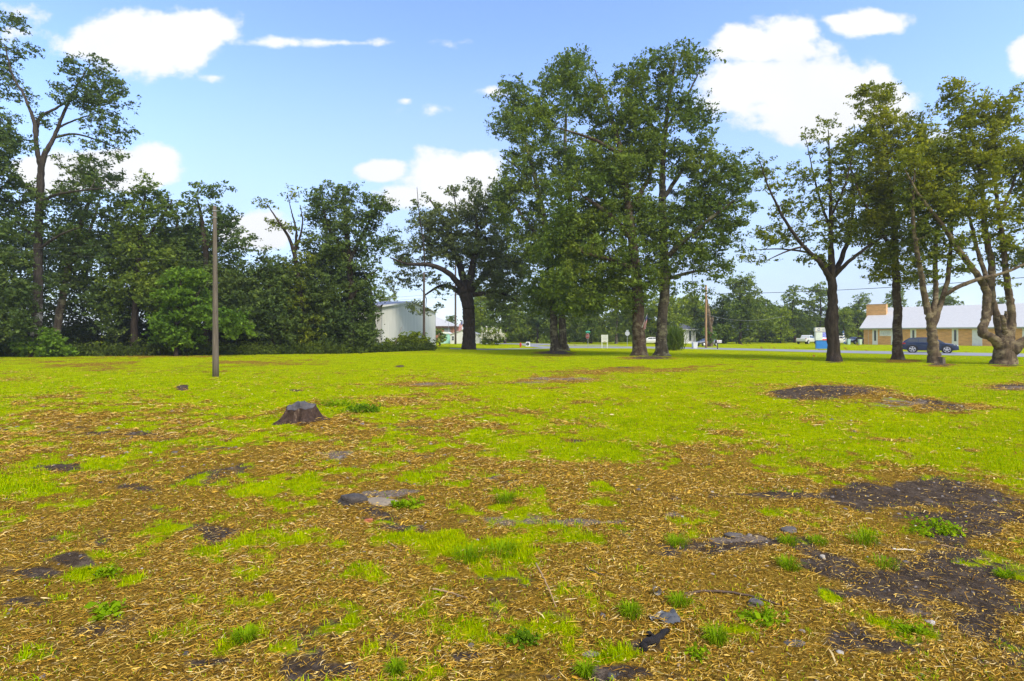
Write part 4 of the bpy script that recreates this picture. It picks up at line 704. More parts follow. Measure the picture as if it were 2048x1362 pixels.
def church():
    r = thing('church', 'long low buff brick church with pale metal roof and tall narrow windows', 'church', (63.2, 92, 0), math.atan2(-.735, .676)); Lx = 31
    b = MB(); b.box(0, Lx, 0, 17, -.3, 2.95); b.build('wall', BRICK, r)
    g = MB(); g.prism([(0, 2.95), (17, 2.95), (8.5, 6.6)], 'x', .002, Lx - .002); g.build('gable', BRICK, r)
    rf = MB(); rf.prism([(-.55, 2.86), (8.5, 6.78), (17.6, 2.86), (17.6, 3.02), (8.5, 6.96), (-.55, 3.02)], 'x', -.55, Lx + .5); ro = rf.build('roof', ROOFW, r)
    e = MB(); e.box(-.55, Lx + .5, -.60, -.553, 2.80, 3.03); e.build('gutter', paint('gutter_green', (.27, .30, .25), .5), ro)
    ch = MB(); ch.box(-.75, 2.3, 5.1, 6.3, -.2, 7.45); c = ch.build('chimney', BRICK, r); cp = MB(); cp.box(-.80, 2.35, 5.05, 6.35, 7.452, 7.54); cp.build('coping', paint('coping_stone', (.42, .32, .22), .8), c)
    for t in (1.7, 4.4, 7.1, 9.8, 12.5, 17.9, 20.6, 23.3, 26.0):
        w = MB(); w.box(t - .40, t + .40, -.045, -.003, -.05, 2.80); wo = w.build('window', WHITE, r)
        gl = MB(); gl.box(t - .13, t + .17, -.062, -.048, .78, 2.62); gl.build('pane', GLASS, wo)
        fr = MB(); fr.box(t - .19, t - .132, -.066, -.048, .72, 2.68); fr.box(t + .172, t + .23, -.066, -.048, .72, 2.68); fr.box(t - .13, t + .17, -.066, -.048, 2.622, 2.68); fr.box(t - .13, t + .17, -.066, -.048, .72, .778); fr.build('frame', WHITE, wo)
    d = MB(); d.box(14.55, 15.75, -.06, -.003, .06, 2.75); do = d.build('door', WHITE, r); st = MB(); st.box(14.4, 15.9, -.9, -.004, -.3, .10); st.build('step', paint('step_concrete', (.42, .43, .45), .9), r)
    dpm = paint('door_paint', (.66, .68, .70), .5)
    for a0 in (14.62, 15.18): pn = MB(); pn.box(a0, a0 + .5, -.072, -.062, .2, 2.6); pn.build('panel', dpm, do)
    dm = paint('downspout_tan', (.58, .44, .30), .6)
    for t in (.72, 24.6): ds = MB(); ds.tube([(t, -.06, 2.8), (t, -.06, 0)], .05, 8); ds.build('downspout', dm, r)
    s = MB(); s.box(2.38, 4.02, -.06, -.003, 1.62, 2.62); so_ = s.build('sign', WHITE, r)
    tx = MB(); rng = random.Random(3); blue = paint('sign_blue_grey', (.10, .18, .34), .6)
    for z, x0, x1, h in ((2.44, 2.52, 3.85, .07), (2.17, 2.50, 3.90, .13), (1.95, 2.52, 3.82, .07), (1.76, 2.95, 3.5, .05)):
        x = x0
        while x < x1: w_ = rng.uniform(.03, .08); tx.box(x, x + w_, -.066, -.062, z - h / 2, z + h / 2 * rng.choice((.5, 1, 1))); x += w_ + rng.choice((.02, .02, .06))
    tx.build('lettering', blue, so_)
    ac = thing('air_conditioner', 'grey air conditioner standing at the church wall beside the low fat limb', 'air conditioner', (79.5, 74.0 - .9, gz(79.5, 73.1))); a = MB(); a.box(-.45, .45, -.4, .4, .05, .85); a.build('case', GREYM, ac, bevel=.03); f = MB(); f.disc((0, 0, .858), (0, 0, 1), .34, .012, 20); f.build('fan_grille', BLACK, ac)
    v = MB(); v.box(-.3, .3, -.41, -.402, .15, .75); v.build('vent', BLACK, ac)
church()
def metal_building():
    A = Vector((-16.3, 64)); B_ = Vector((-12.2, 81.6)); w = (B_ - A); L = w.length; w.normalize()
    r = thing('metal_building', 'tall pale ribbed metal building with a low gable behind the wood', 'building', (A.x, A.y, 0), math.atan2(w.y, w.x))
    b = MB(); b.prism([(0, -.3), (L, -.3), (L, 5.4), (L / 2, 6.45), (0, 5.4)], 'y', 0, 21); b.build('wall', ribbed_mat('pale_siding', (.66, .65, .60), .30, 'X', .5, .13), r)
    rf = MB(); rf.prism([(-.35, 5.36), (L / 2, 6.50), (L + .35, 5.36), (L + .35, 5.48), (L / 2, 6.62), (-.35, 5.48)], 'y', -.25, 21.3); rf.build('roof', ribbed_mat('grey_roof', (.25, .24, .28), .35, 'Y', .5), r)
    t = MB(); t.prism([(-.35, 5.28), (L / 2, 6.42), (L + .35, 5.28), (L + .35, 5.49), (L / 2, 6.63), (-.35, 5.49)], 'y', -.30, -.253); t.build('trim', WHITE, r)
    cm = paint('trim_grey', (.40, .41, .41), .6)
    for a0 in (L - .14, -.02): c = MB(); c.box(a0, a0 + .16, -.03, -.002, -.2, 5.3); c.build('corner_trim', cm, r)
    dk = MB(); dk.box(-.04, -.003, 5, 8, -.2, 2.4); dk.build('door', paint('shutter_grey', (.33, .33, .33), .6), r)
metal_building()
def simple_house(name, label, cat, x, y, rz, w, d, wallh, ridge, wm, rm, z=0, windows=(), along='x', over=.35, trim=WHITE):
    r = thing(name, label, cat, (x, y, z), rz); b = MB(); b.box(0, w, 0, d, -.4, wallh)
    if along == 'x': b.prism([(0, wallh), (d, wallh), (d / 2, ridge - .12)], 'x', .003, w - .003)
    else: b.prism([(0, wallh), (w, wallh), (w / 2, ridge - .12)], 'y', .003, d - .003)
    b.build('wall', wm, r); f = MB()
    if along == 'x': f.prism([(-over, wallh - .15), (d / 2, ridge - .1), (d + over, wallh - .15), (d + over, wallh), (d / 2, ridge + .05), (-over, wallh)], 'x', -over, w + over)
    else: f.prism([(-over, wallh - .15), (w / 2, ridge - .1), (w + over, wallh - .15), (w + over, wallh), (w / 2, ridge + .05), (-over, wallh)], 'y', -over, d + over)
    f.build('roof', rm, r)
    for a0, a1, z0, z1 in windows:
        q = MB(); q.box(a0 - .08, a1 + .08, -.05, -.003, z0 - .08, z1 + .08); wo = q.build('window', trim, r); g = MB(); g.box(a0, a1, -.065, -.052, z0, (z0 + z1) / 2 - .03); g.box(a0, a1, -.065, -.052, (z0 + z1) / 2 + .03, z1); g.build('pane', GLASS, wo)
    return r
def brick_hall():
    Y = 132; x1 = (911 - 1024) / F * Y; x0 = x1 - 15
    r = thing('brick_building', 'red brick building with a pale sloping roof seen past the metal building', 'building', (x0, Y, 0)); w = x1 - x0
    b = MB(); b.box(0, w, 0, 14, -.5, 4.05); b.build('wall', BRICK_R, r)
    f = MB(); zt = 6.9; f.add([(-.5, -.5, 4.06), (w + .4, -.5, 4.06), (w + .4, 14.5, 4.06), (-.5, 14.5, 4.06), (1.5, 7, zt), (w - 6.2, 7, zt)], [(0, 1, 5, 4), (1, 2, 5), (2, 3, 4, 5), (3, 0, 4), (0, 3, 2, 1)]); f.build('roof', ROOFW, r)
    e = MB(); e.box(-.5, w + .4, -.54, -.503, 3.8, 4.12); e.build('fascia', paint('brown_fascia', (.13, .09, .08), .7), r)
    for a in (w - 2.1, w - 7):
        q = MB(); q.box(a - .8, a + .8, -.05, -.003, 1.0, 3.6); q.build('window', paint('grey_window', (.22, .24, .26), .3), r)
    pm = paint('pink_brick', (.50, .26, .20), .8)
    for a in (w - 3.6, w - .5): p = MB(); p.box(a - .15, a + .15, -.10, -.004, -.3, 3.8); p.build('pilaster', pm, r)
brick_hall()
MINT = paint('mint_siding', (.34, .62, .52), .6, var=.08); LAP = ribbed_mat('white_lap_siding', (.66, .66, .64), .2, 'Z', .6, .05)
def shed():
    Y = 108; x0 = (880 - 1024) / F * Y; x1 = (900 - 1024) / F * Y; r = thing('shed', 'mint green shed with a white curved roof beside the white board house', 'shed', (x0, Y, 0)); w = x1 - x0
    b = MB(); b.box(0, w, 0, 4, -.3, 2.05); b.build('wall', MINT, r)
    f = MB(); f.prism([(-.08, 2.05)] + [(w / 2 + (w / 2 + .08) * math.cos(t), 2.05 + .42 * math.sin(t)) for t in np.linspace(0, math.pi, 12)], 'y', -.1, 4.1); f.build('roof', WHITE, r)
    d = MB(); d.box(w * .2, w * .55, -.03, -.003, 0, 1.9); d.build('door', paint('mint_door', (.44, .68, .60), .6), r)
shed()
Yh = 104
simple_house('house', 'small white board house behind the utility pole and live oak trunk', 'house', (900.5 - 1024) / F * Yh, Yh, -.10, 5.6, 5, 1.95, 3.0, LAP, ROOFW, 0, [(.35, .75, .75, 1.55), (3.6, 4.2, .3, 1.7)], along='y', over=.2)
def white_house():
    Y = 104; x0 = (1353 - 1024) / F * Y; r = thing('house', 'white house with a dark hipped roof and a porch behind the grey sedan', 'house', (x0, Y, gz(x0, Y) + .1)); w = 3.9
    b = MB(); b.box(0, w, 0, 6, -.4, 2.75); b.build('wall', LAP, r)
    f = MB(); f.add([(-.4, -.4, 2.76), (w + .4, -.4, 2.76), (w + .4, 6.4, 2.76), (-.4, 6.4, 2.76), (w / 2 - .3, 2.6, 3.95), (w / 2 + .3, 3.4, 3.95)], [(0, 1, 5, 4), (1, 2, 5), (2, 3, 4, 5), (3, 0, 4), (0, 3, 2, 1)]); f.build('roof', paint('slate_shingle', (.10, .105, .12), .8, var=.2), r)
    e = MB(); e.box(-.4, w + .4, -.45, -.402, 2.6, 2.78); e.build('fascia', WHITE, r)
    for a in (1.15, 2.75):
        q = MB(); q.box(a - .34, a + .34, -.06, -.003, .35, 2.55); wo = q.build('window', WHITE, r); g = MB(); g.box(a - .22, a + .22, -.075, -.062, .42, 2.45); g.build('pane', GLASS, wo)
    s = MB(); s.box(.2, 3.9, -1.6, -.004, -.4, .22); s.box(.5, 3.6, -2.0, -1.602, -.4, .08); s.build('porch', WHITE, r)
    for a in (.35, 3.7): c = MB(); c.tube([(a, -.25, .22), (a, -.25, 2.74)], .11, 10); c.build('column', WHITE, r)
white_house()

# ------------------------------------------------------------------ poles, wires and flags
def pole(name, label, px, base, Y, top, wpx0, wpx1, mat, lean=0, cat='pole', arms=None):
    p = pt(px, base, Y); z = gz(p[0], Y); r = thing(name, label, cat, (p[0], Y, z)); S = Y / F; zt = H - (top - HZ) / F * Y - z
    b = MB(); n = 10; b.tube([(lean * S * t, 0, -.4 * (t == 0) + zt * t) for t in np.linspace(0, 1, n)], [S * (wpx0 + (wpx1 - wpx0) * t) / 2 for t in np.linspace(0, 1, n)], 14); b.build('shaft', mat, r, smooth=True)
    return r, zt
ROOT_POLE, zt = pole('wooden_pole', 'bare weathered wooden pole standing alone in the field', 431.5, 752, 22.3, 412, 12, 6.5, WOODP, lean=-2)
for dz in (.22, .5): cp = MB(); cp.disc((-2 * 22.3 / F, 0, zt - dz), (0, 0, 1), .096, .04, 14); cp.build('band', GREYM, ROOT_POLE)
bl = MB(); bl.tube([(-.16, 0, zt - .2), (.16, 0, zt - .2)], .012, 6); bl.build('bolt', GREYM, ROOT_POLE)
pole('utility_pole', 'thin dark pole rising from the shrub in front of the metal building', 848, 700, 62, 545, 5, 4, DKWOOD)
pole('utility_pole', 'dark pole wrapped in vines at the left corner of the metal building', 742, 702, 58, 575, 5, 4, DKWOOD)
def vine(px, base, top, Y, seed, n=900):
    rng = np.random.default_rng(seed); py = rng.uniform(top, base, n); P = np.stack([(px - 1024 + rng.normal(0, 3.0, n)) / F * Y, Y + rng.normal(0, .15, n), H - (py - HZ) / F * Y], 1); P = np.repeat(P, 5, 0) + rng.normal(0, .09, (n * 5, 3)); return leaf_quads(P, .2, rng)
V_, Q_ = vine(742, 698, 600, 58, 8); rt = [o for o in C.objects if o.get('label', '').startswith('dark pole wrapped')][0]; link('vine', np_mesh('vine', V_ - np.array(rt.location), [Q_]), LF_DARK, rt)
UP, zu = pole('utility_pole', 'brown utility pole with short crossarms and a street lamp left of the live oak', 911, 689.5, 98, 520, 4.2, 3.2, DKWOOD); S98 = 98 / F
a = MB(); a.box(-.5, .5, -.08, .08, 9.95, 10.1); a.build('crossarm', DKWOOD, UP); a = MB(); a.box(-.1, .6, -.28, -.16, 9.4, 9.5); a.build('crossarm', DKWOOD, UP)
a = MB(); a.tube([(0, 0, 9.25), (-.4, -.1, 9.45), (-.75, -.1, 9.42)], .035, 6); lm = a.build('lamp_arm', GREYM, UP); b = MB(); b.box(-1.0, -.6, -.22, .02, 9.30, 9.42); b.build('lamp_head', GREYM, lm, bevel=.03)
POR = paint('porcelain', (.4, .36, .33), .3)
for x_ in (-.42, .42): a = MB(); a.tube([(x_, -.1, 10.1), (x_, -.1, 10.28)], .04, 6); a.build('insulator', POR, UP)
LPp, zl = pole('street_lamp', 'thin lamp post in front of the brick building', 897, 690, 112, 643, 1.1, .8, GREYM, cat='lamp post'); a = MB(); a.tube([(0, 0, zl - .05), (-.35, 0, zl + .02), (-.6, 0, zl - .05)], .03, 6); a.build('arm', GREYM, LPp); a = MB(); a.box(-.85, -.5, -.12, .12, zl - .16, zl - .04); a.build('lamp_head', GREYM, LPp, bevel=.03)
TP, zt2 = pole('utility_pole', 'tan wooden utility pole at the road beside the grey sedan', 1412, 695, 79, 570, 4.6, 3.4, TANWOOD); a = MB(); a.tube([(-.12, -.16, zt2 - 1.2), (.12, -.16, zt2 - 1.2)], .05, 8); a.build('bracket', GREYM, TP)
FR = paint('flag_red', (.55, .05, .07), .8, var=.08); FW = paint('flag_white', (.78, .75, .72), .8, var=.06); FB = paint('flag_blue', (.06, .08, .26), .8, var=.1); PW = paint('white_flagpole', (.7, .7, .7), .4)
def flag(label, root, tip, wid, drop, seed):
    """flag hanging limp from a slanted pole; striped with a starred blue corner"""
    r = thing('flag', label, 'flag', root); root = np.array(root); tip = np.array(tip) - root; b = MB(); b.tube([(0, 0, 0), tuple(tip)], .022, 7); b.build('flagpole', PW, r)
    k = MB(); k.tube([tuple(tip), tuple(tip * 1.02)], .04, 8); k.build('finial', paint('gold_knob', (.6, .42, .12), .3, .5), r)
    nu, nv = 26, 26; V = []; mi = []; Fq = []
    for i in range(nu + 1):
        for j in range(nv + 1):
            u, v = i / nu, j / nv; top = tip * (1 - .62 * u); x = top[0] * (1 - .15 * v); V.append((x + .03 * math.sin(9 * u + 4 * v), top[1] - .05 + .09 * math.sin(15 * u + 2.2 * v) * (.4 + v), top[2] - drop * v * (1 - .25 * u)))
    for i in range(nu):
        for j in range(nv):
            Fq.append((i * (nv + 1) + j, (i + 1) * (nv + 1) + j, (i + 1) * (nv + 1) + j + 1, i * (nv + 1) + j + 1)); s = int(i * 13 / nu)
            mi.append((2 if (i * 5 + j * 3) % 11 else 1) if (s < 7 and j < nv * .42) else (0 if s % 2 == 0 else 1))
    link('cloth', np_mesh('cloth', V, [np.array(Fq)], mi, True), [FR, FW, FB], r)
flag('striped flag on a slanted white pole fixed to the brown utility pole', pt(914, 654, 97.6), pt(925.5, 640, 97.4), 1.4, 1.9, 1)
flag('striped flag hanging from the trunk of the reddish brown oak', pt(1284, 655, 42.3), pt(1294.5, 628, 42.0), 1., .95, 2)
WIRE = paint('wire', (.03, .03, .032), .6); WIREG = paint('wire_old', (.10, .11, .10), .6); WIREL = paint('wire_bare', (.30, .31, .32), .5)
def wire(label, pts, rad, mat=WIRE):
    P = np.array([pt(*p) for p in pts]); n = 40
    if len(P) == 3: t = np.linspace(0, 1, n)[:, None]; c = 2 * P[1] - .5 * (P[0] + P[2]); Q = (1 - t) ** 2 * P[0] + 2 * t * (1 - t) * c + t * t * P[2]
    else: Q = catmull(P, n)
    b = MB(); b.tube([q - P[0] for q in Q], rad, 5); o = b.build('wire', mat, None, P[0]); tag(o, label, 'wire')
wire('slack wire from the top of the lone wooden pole to the left', [(430, 416, 22.3), (210, 488, 26), (-60, 492, 30)], .005, WIREG)
wire('second thin wire running left from half way up the lone wooden pole', [(430, 522, 22.3), (200, 514, 26), (-60, 500, 30)], .004, WIREG)
wire('thin wire running right from the lone wooden pole toward the wood', [(432, 526, 22.3), (580, 543, 34), (700, 553, 46)], .004, WIREG)
wire('main power line crossing from the tan pole past the right hand trees', [(1412, 588, 79), (1720, 578, 66), (2160, 545, 50)], .035)
wire('lower slack line from the tan pole into the trees', [(1412, 628, 79), (1490, 641, 82), (1570, 632, 88)], .014, WIREL)
wire('line from the brown utility pole over the roof of the metal building', [(911, 594, 98), (840, 597, 88), (735, 606, 76)], .03, WIREL)
wire('second line beside it over the roof of the metal building', [(911, 588, 98), (840, 591, 88), (735, 600, 76)], .03, WIREL)
wire('line running right from the brown utility pole behind the live oak', [(911, 588, 98), (1000, 594, 90), (1110, 592, 84)], .025, WIREL)
wire('rusty guy wire slanting down in front of the metal building wall', [(789, 692, 60), (803, 654, 61)], .018, paint('rusty_wire', (.30, .20, .17), .8))

# ------------------------------------------------------------------ signs and roadside things
def octagon(r): return [(r * math.cos(math.pi / 8 + k * math.pi / 4), r * math.sin(math.pi / 8 + k * math.pi / 4)) for k in range(8)]
def text_mesh(s, size):
    cu = bpy.data.curves.new('t', 'FONT'); cu.body = s; cu.size = size; cu.align_x = 'CENTER'; cu.align_y = 'CENTER'; cu.extrude = .004
    o = bpy.data.objects.new('t', cu); C.objects.link(o); dg = bpy.context.evaluated_depsgraph_get(); me = bpy.data.meshes.new_from_object(o.evaluated_get(dg)); bpy.data.objects.remove(o); bpy.data.curves.remove(cu)
    return me
SIGNR = paint('sign_red', (.62, .13, .06), .45, var=.1); SIGNG = paint('sign_green', (.06, .42, .26), .45)
def stop_sign():
    p = pt(1175.8, 694.6, 80.5); r = thing('stop_sign', 'leaning orange red octagon sign under a green street name blade', 'road sign', (p[0], 80.5, gz(p[0], 80.5)), math.radians(-58)); Z = (694.6 - 670) * 80.5 / F
    b = MB(); b.tube([(0, 0, -.3), (-.05, .08, 2.45)], .035, 8); b.build('post', GREYM, r)
    o = MB(); o.prism(octagon(.42), 'y', -.075, -.055); po = o.build('plate', SIGNR, r, (-.04, 0, 1.83)); w = MB(); w.prism(octagon(.46), 'y', -.053, -.045); w.build('border', FW, po)
    me = text_mesh('STOP', .26); t = link('lettering', me, FW, po, (0, -.08, 0)); t.rotation_euler = (math.radians(90), 0, 0)
    g = MB(); g.box(-.45, .45, -.012, .012, 2.30, 2.46); g.box(-.012, .012, -.45, .45, 2.475, 2.62); g.build('name_blade', SIGNG, r); k = MB(); k.tube([(0, 0, 2.62), (0, 0, 2.74)], .06, 8); k.build('cap', GREYM, r)
stop_sign()
def back_sign():
    p = pt(1254.6, 691, 92); z = gz(p[0], 92); r = thing('road_sign', 'grey back of an octagonal sign on a slim post', 'road sign', (p[0], 92, z)); b = MB(); b.tube([(0, .03, -.3), (0, .03, 2.85)], .05, 8); b.build('post', GREYM, r)
    o = MB(); o.prism(octagon(.44), 'y', -.01, .01); o.build('plate', paint('bare_metal_sign', (.44, .46, .49), .5, .2), r, (0, -.04, 2.25)); g = MB(); g.box(-.22, .22, -.05, -.03, 2.74, 2.86); g.build('name_blade', paint('blade_grey', (.42, .50, .46), .5), r)
back_sign()
def post_sign():
    p = pt(1209.3, 696, 77); r = thing('site_sign', 'white notice board on two white posts beside the road', 'sign', (p[0], 77, gz(p[0], 77)), math.radians(-12))
    for x in (-.40, .40): b = MB(); b.box(x - .06, x + .06, -.05, .05, -.3, 2.05); b.build('post', WHITE, r)
    b = MB(); b.box(-.50, .50, -.09, -.052, .92, 2.02); pa = b.build('panel', WHITE, r); rng = random.Random(8); t = MB()
    for z, w, h in ((1.86, .34, .06), (1.70, .26, .05), (1.52, .36, .07), (1.36, .30, .04), (1.26, .33, .04)):
        x = -w
        while x < w: d = rng.uniform(.03, .07); t.box(x, x + d, -.096, -.092, z - h / 2, z + h / 2); x += d + .02
    t.build('lettering', paint('notice_grey', (.42, .43, .45), .6), pa); q = MB(); q.box(-.16, .16, -.096, -.092, 1.0, 1.06); q.build('red_line', paint('notice_red', (.35, .10, .09), .6), pa)
post_sign()
def led_mat(c, n):
    m_, nt, N, L, B = nodes(n); setc(B.inputs['Base Color'], c); B.inputs['Roughness'].default_value = .4; setc(B.inputs['Emission Color'], c); B.inputs['Emission Strength'].default_value = .35; return m_
def church_sign():
    Y = 74; p = pt(1631, 695.5, Y); r = thing('monument_sign', 'tall church sign with white header, flag screen and bright blue base', 'sign', (p[0], Y, gz(p[0], Y)), math.radians(-14)); w = 2.35
    b = MB(); b.box(.12, w - .12, 0, .5, -.3, 1.22); b.build('base', paint('bright_blue', (.03, .21, .62), .45, var=.08), r)
    b = MB(); b.box(0, w, -.05, .55, 1.225, 2.40); b.build('cabinet', WHITE, r); b = MB(); b.box(-.06, w + .06, -.09, .59, 2.46, 3.06); hd = b.build('header', paint('cream_header', (.72, .70, .66), .5), r, bevel=.02); b = MB(); b.box(.05, w - .05, 0, .5, 2.402, 2.458); b.build('gap', BLACK, r)
    navy = paint('logo_navy', (.04, .10, .30), .5); b = MB(); cx, cz = .40, 2.77                      # round swoosh mark and blurred lettering
    for k in range(20):
        a0, a1 = math.radians(20 + k * 16), math.radians(36 + k * 16); 
        if k in (8, 9): continue
        b.add([(cx + .20 * math.cos(a0), -.097, cz + .17 * math.sin(a0)), (cx + .20 * math.cos(a1), -.097, cz + .17 * math.sin(a1)), (cx + .11 * math.cos(a1), -.097, cz + .11 * math.sin(a1)), (cx + .11 * math.cos(a0), -.097, cz + .11 * math.sin(a0))], [(0, 1, 2, 3)])
    b.build('logo', navy, hd); rng = random.Random(2); t = MB()
    for z, h, x0, x1 in ((2.84, .17, .80, 2.2), (2.62, .09, .85, 2.1)):
        x = x0
        while x < x1: d = rng.uniform(.05, .10); t.box(x, x + d * .8, -.098, -.094, z - h / 2, z + h / 2 * rng.choice((.6, 1, 1))); x += d + .025
    t.build('lettering', paint('lettering_grey', (.36, .40, .50), .5), hd)
    b = MB(); b.box(.06, .86, -.066, -.052, 1.27, 2.36); b.build('message_panel', paint('pale_panel', (.68, .74, .70), .5), r)
    nx, nz = 34, 26; V = []; Fq = []; mi = []; x0, x1, z0, z1 = .90, w - .04, 1.26, 2.37
    for i in range(nx + 1):
        for j in range(nz + 1): V.append((x0 + (x1 - x0) * i / nx, -.070, z0 + (z1 - z0) * j / nz))
    for i in range(nx):
        for j in range(nz):
            Fq.append((i * (nz + 1) + j, (i + 1) * (nz + 1) + j, (i + 1) * (nz + 1) + j + 1, i * (nz + 1) + j + 1)); u, v = i / nx, j / nz
            s = v + .10 * math.sin(u * 5.5 + .6) - .15 * u; mi.append((2 if (i * 3 + j * 5) % 7 else 1) if (u < .36 and v > .34 - .2 * u) else (0 if int(math.floor(s * 5.2)) % 2 == 0 else 1))
    link('screen', np_mesh('screen', V, [np.array(Fq)], mi), [led_mat((.62, .03, .06), 'led_red'), led_mat((.72, .72, .74), 'led_white'), led_mat((.06, .08, .42), 'led_blue')], r)
church_sign()
def feather():
    Y = 88; p = pt(1691.5, 688, Y); r = thing('feather_flag', 'tall narrow blue and white feather flag on a pole', 'flag', (p[0], Y, gz(p[0], Y))); b = MB(); b.tube([(0, 0, 0), (-.12, 0, 1.5), (-.32, 0, 2.45), (-.44, 0, 2.55)], .02, 6); b.build('pole', GREYM, r)
    V = []; mi = []; n = 20
    for k in range(n + 1): t = k / n; x = -.02 - .34 * t; V += [(x - .02, .02 * math.sin(6 * t), .3 + 2.2 * t), (x - .02 - .30 * (1 - .5 * t), .05 * math.sin(8 * t + 1), .3 + 2.2 * t - .1)]
    Fq = [(2 * k, 2 * k + 1, 2 * k + 3, 2 * k + 2) for k in range(n)]; mi = [1 if k in (3, 4, 7, 8, 11, 12, 15) else 0 for k in range(n)]
    link('cloth', np_mesh('cloth', V, [np.array(Fq)], mi), [paint('feather_blue', (.05, .12, .30), .7), FW], r)
feather()
def hydrant():
    p = pt(1041, 692.5, 84); r = thing('fire_hydrant', 'small red fire hydrant on the grass by the junction', 'hydrant', (p[0], 84, gz(p[0], 84))); m_ = paint('hydrant_red', (.55, .05, .03), .45)
    b = MB(); b.tube([(0, 0, -.1), (0, 0, .06), (0, 0, .08), (0, 0, .52), (0, 0, .56)], [.17, .17, .12, .12, .15], 14); b.build('barrel', m_, r); b = MB(); b.tube([(0, 0, .56), (0, 0, .66), (0, 0, .71), (0, 0, .78)], [.14, .11, .04, .04], 14); b.build('bonnet', m_, r)
    b = MB(); b.tube([(-.24, 0, .40), (.24, 0, .40)], .06, 10); b.tube([(0, 0, .38), (0, -.24, .38)], .08, 10); b.build('outlet', m_, r)
hydrant()
def ac_unit():
    p = pt(1056, 691.5, 88); r = thing('air_conditioner', 'white box shaped air conditioner with round black fan on the lawn', 'air conditioner', (p[0], 88, gz(p[0], 88))); b = MB(); b.box(-.36, .36, -.15, .25, .04, .80); b.build('case', WHITE, r, bevel=.03)
    b = MB(); b.disc((-.06, -.155, .42), (0, 1, 0), .27, .012, 22); fo = b.build('fan_grille', BLACK, r); b = MB(); [b.tube([(-.06, -.165, .42), (-.06 + .26 * math.cos(t), -.165, .42 + .26 * math.sin(t))], .012, 5) for t in np.linspace(0, 6.28, 7)[:-1]]; b.build('blade', GREYM, fo); b = MB(); b.box(-.45, .45, -.3, .35, -.1, .04); b.build('pad', paint('pad', (.5, .5, .48), .9), r)
ac_unit()
def bin_(label, px, base, Y, w, h, col, cat='bin', name='rubbish_bin'):
    p = pt(px, base, Y); r = thing(name, label, cat, (p[0], Y, gz(p[0], Y))); m_ = paint(name + '_paint', col, .5, var=.07); b = MB(); a = w / 2
    b.add([(-a * .8, -a * .8, 0), (a * .8, -a * .8, 0), (a * .8, a * .8, 0), (-a * .8, a * .8, 0), (-a, -a, h * .9), (a, -a, h * .9), (a, a, h * .9), (-a, a, h * .9)], [(0, 3, 2, 1), (4, 5, 6, 7), (0, 1, 5, 4), (1, 2, 6, 5), (2, 3, 7, 6), (3, 0, 4, 7)]); b.build('body', m_, r, bevel=.02)
    b = MB(); b.box(-a * 1.06, a * 1.06, -a * 1.1, a * 1.06, h * .905, h); b.build('lid', m_, r, bevel=.03); 
    for x in (-a * .8, a * .8): b = MB(); b.disc((x, a * .75, .09), (1, 0, 0), .09, .05, 12); b.build('wheel', BLACK, r)
bin_('white wheeled bin at the road in front of the white house', 1389.5, 696.3, 76, .70, .95, (.68, .70, .68))
bin_('pale green bin left of the dark parked car', 1697, 688.5, 92, .5, .95, (.42, .58, .52)); bin_('pale green bin at the corner of the church', 1720, 688.5, 91, .5, .95, (.50, .60, .50))
bin_('bright blue bin low in the weeds at the metal building', 757, 698, 60, .75, .75, (.02, .16, .55))
def mailbox():
    p = pt(1435, 699, 72.5); r = thing('mailbox', 'white mailbox and dark newspaper box on a brown post at the road edge', 'mailbox', (p[0], 72.5, gz(p[0], 72.5)), -.35); r.scale = (1.15,) * 3; b = MB(); b.box(-.06, .06, -.06, .06, -.3, .78); b.box(-.26, .32, -.09, .09, .70, .78); b.build('post', DKWOOD, r)
    b = MB(); b.prism([(-.13, .782), (.13, .782), (.13, .98)] + [(.13 * math.cos(t), .98 + .13 * math.sin(t)) for t in np.linspace(.2, 2.94, 8)] + [(-.13, .98)], 'x', -.05, .48); b.build('box', paint('mailbox_white', (.70, .68, .66), .4), r); b = MB(); b.box(-.28, -.09, -.12, .12, .80, 1.08); b.build('paper_box', BLACK, r, bevel=.02); b = MB(); b.box(.1, .13, -.15, -.132, .95, 1.15); b.build('flag', SIGNR, r)
mailbox()
def snag():
    Y = 86; tree('dead_tree', 'pale dead forked trunk wrapped in vines behind the tan pole', 'dead tree', Y, [[(1420, 693, 5), (1421, 670, 4.2), (1420, 650, 3.8), (1417, 625, 3.4), (1414, 605, 2.6), (1413, 592, 1)], [(1421, 652, 2.6), (1425, 640, 2.2), (1424.5, 632, 1.2)]],
         [(1422, 676, 10, 12, 1.), (1416, 662, 9, 8, .8), (1412, 600, 8, 8, .6)], BK_TAN, LF_BRIGHT, 240, leaf=.3, per=60, crad=.5, flare=.3)
snag()
def marker():
    p = pt(1626, 718, 37.4); r = thing('marker_flag', 'small orange marker flag in the grass left of the split trunk', 'marker', (p[0], 37.4, gz(p[0], 37.4))); b = MB(); b.tube([(0, 0, -.05), (0, 0, .32)], .006, 5); b.build('stake', GREYM, r); link('cloth', np_mesh('cloth', [(0, 0, .2), (.15, .01, .19), (.14, .03, .31), (0, 0, .32)], [np.array([[0, 1, 2, 3]])]), paint('orange_cloth', (.75, .26, .02), .7), r)
marker()
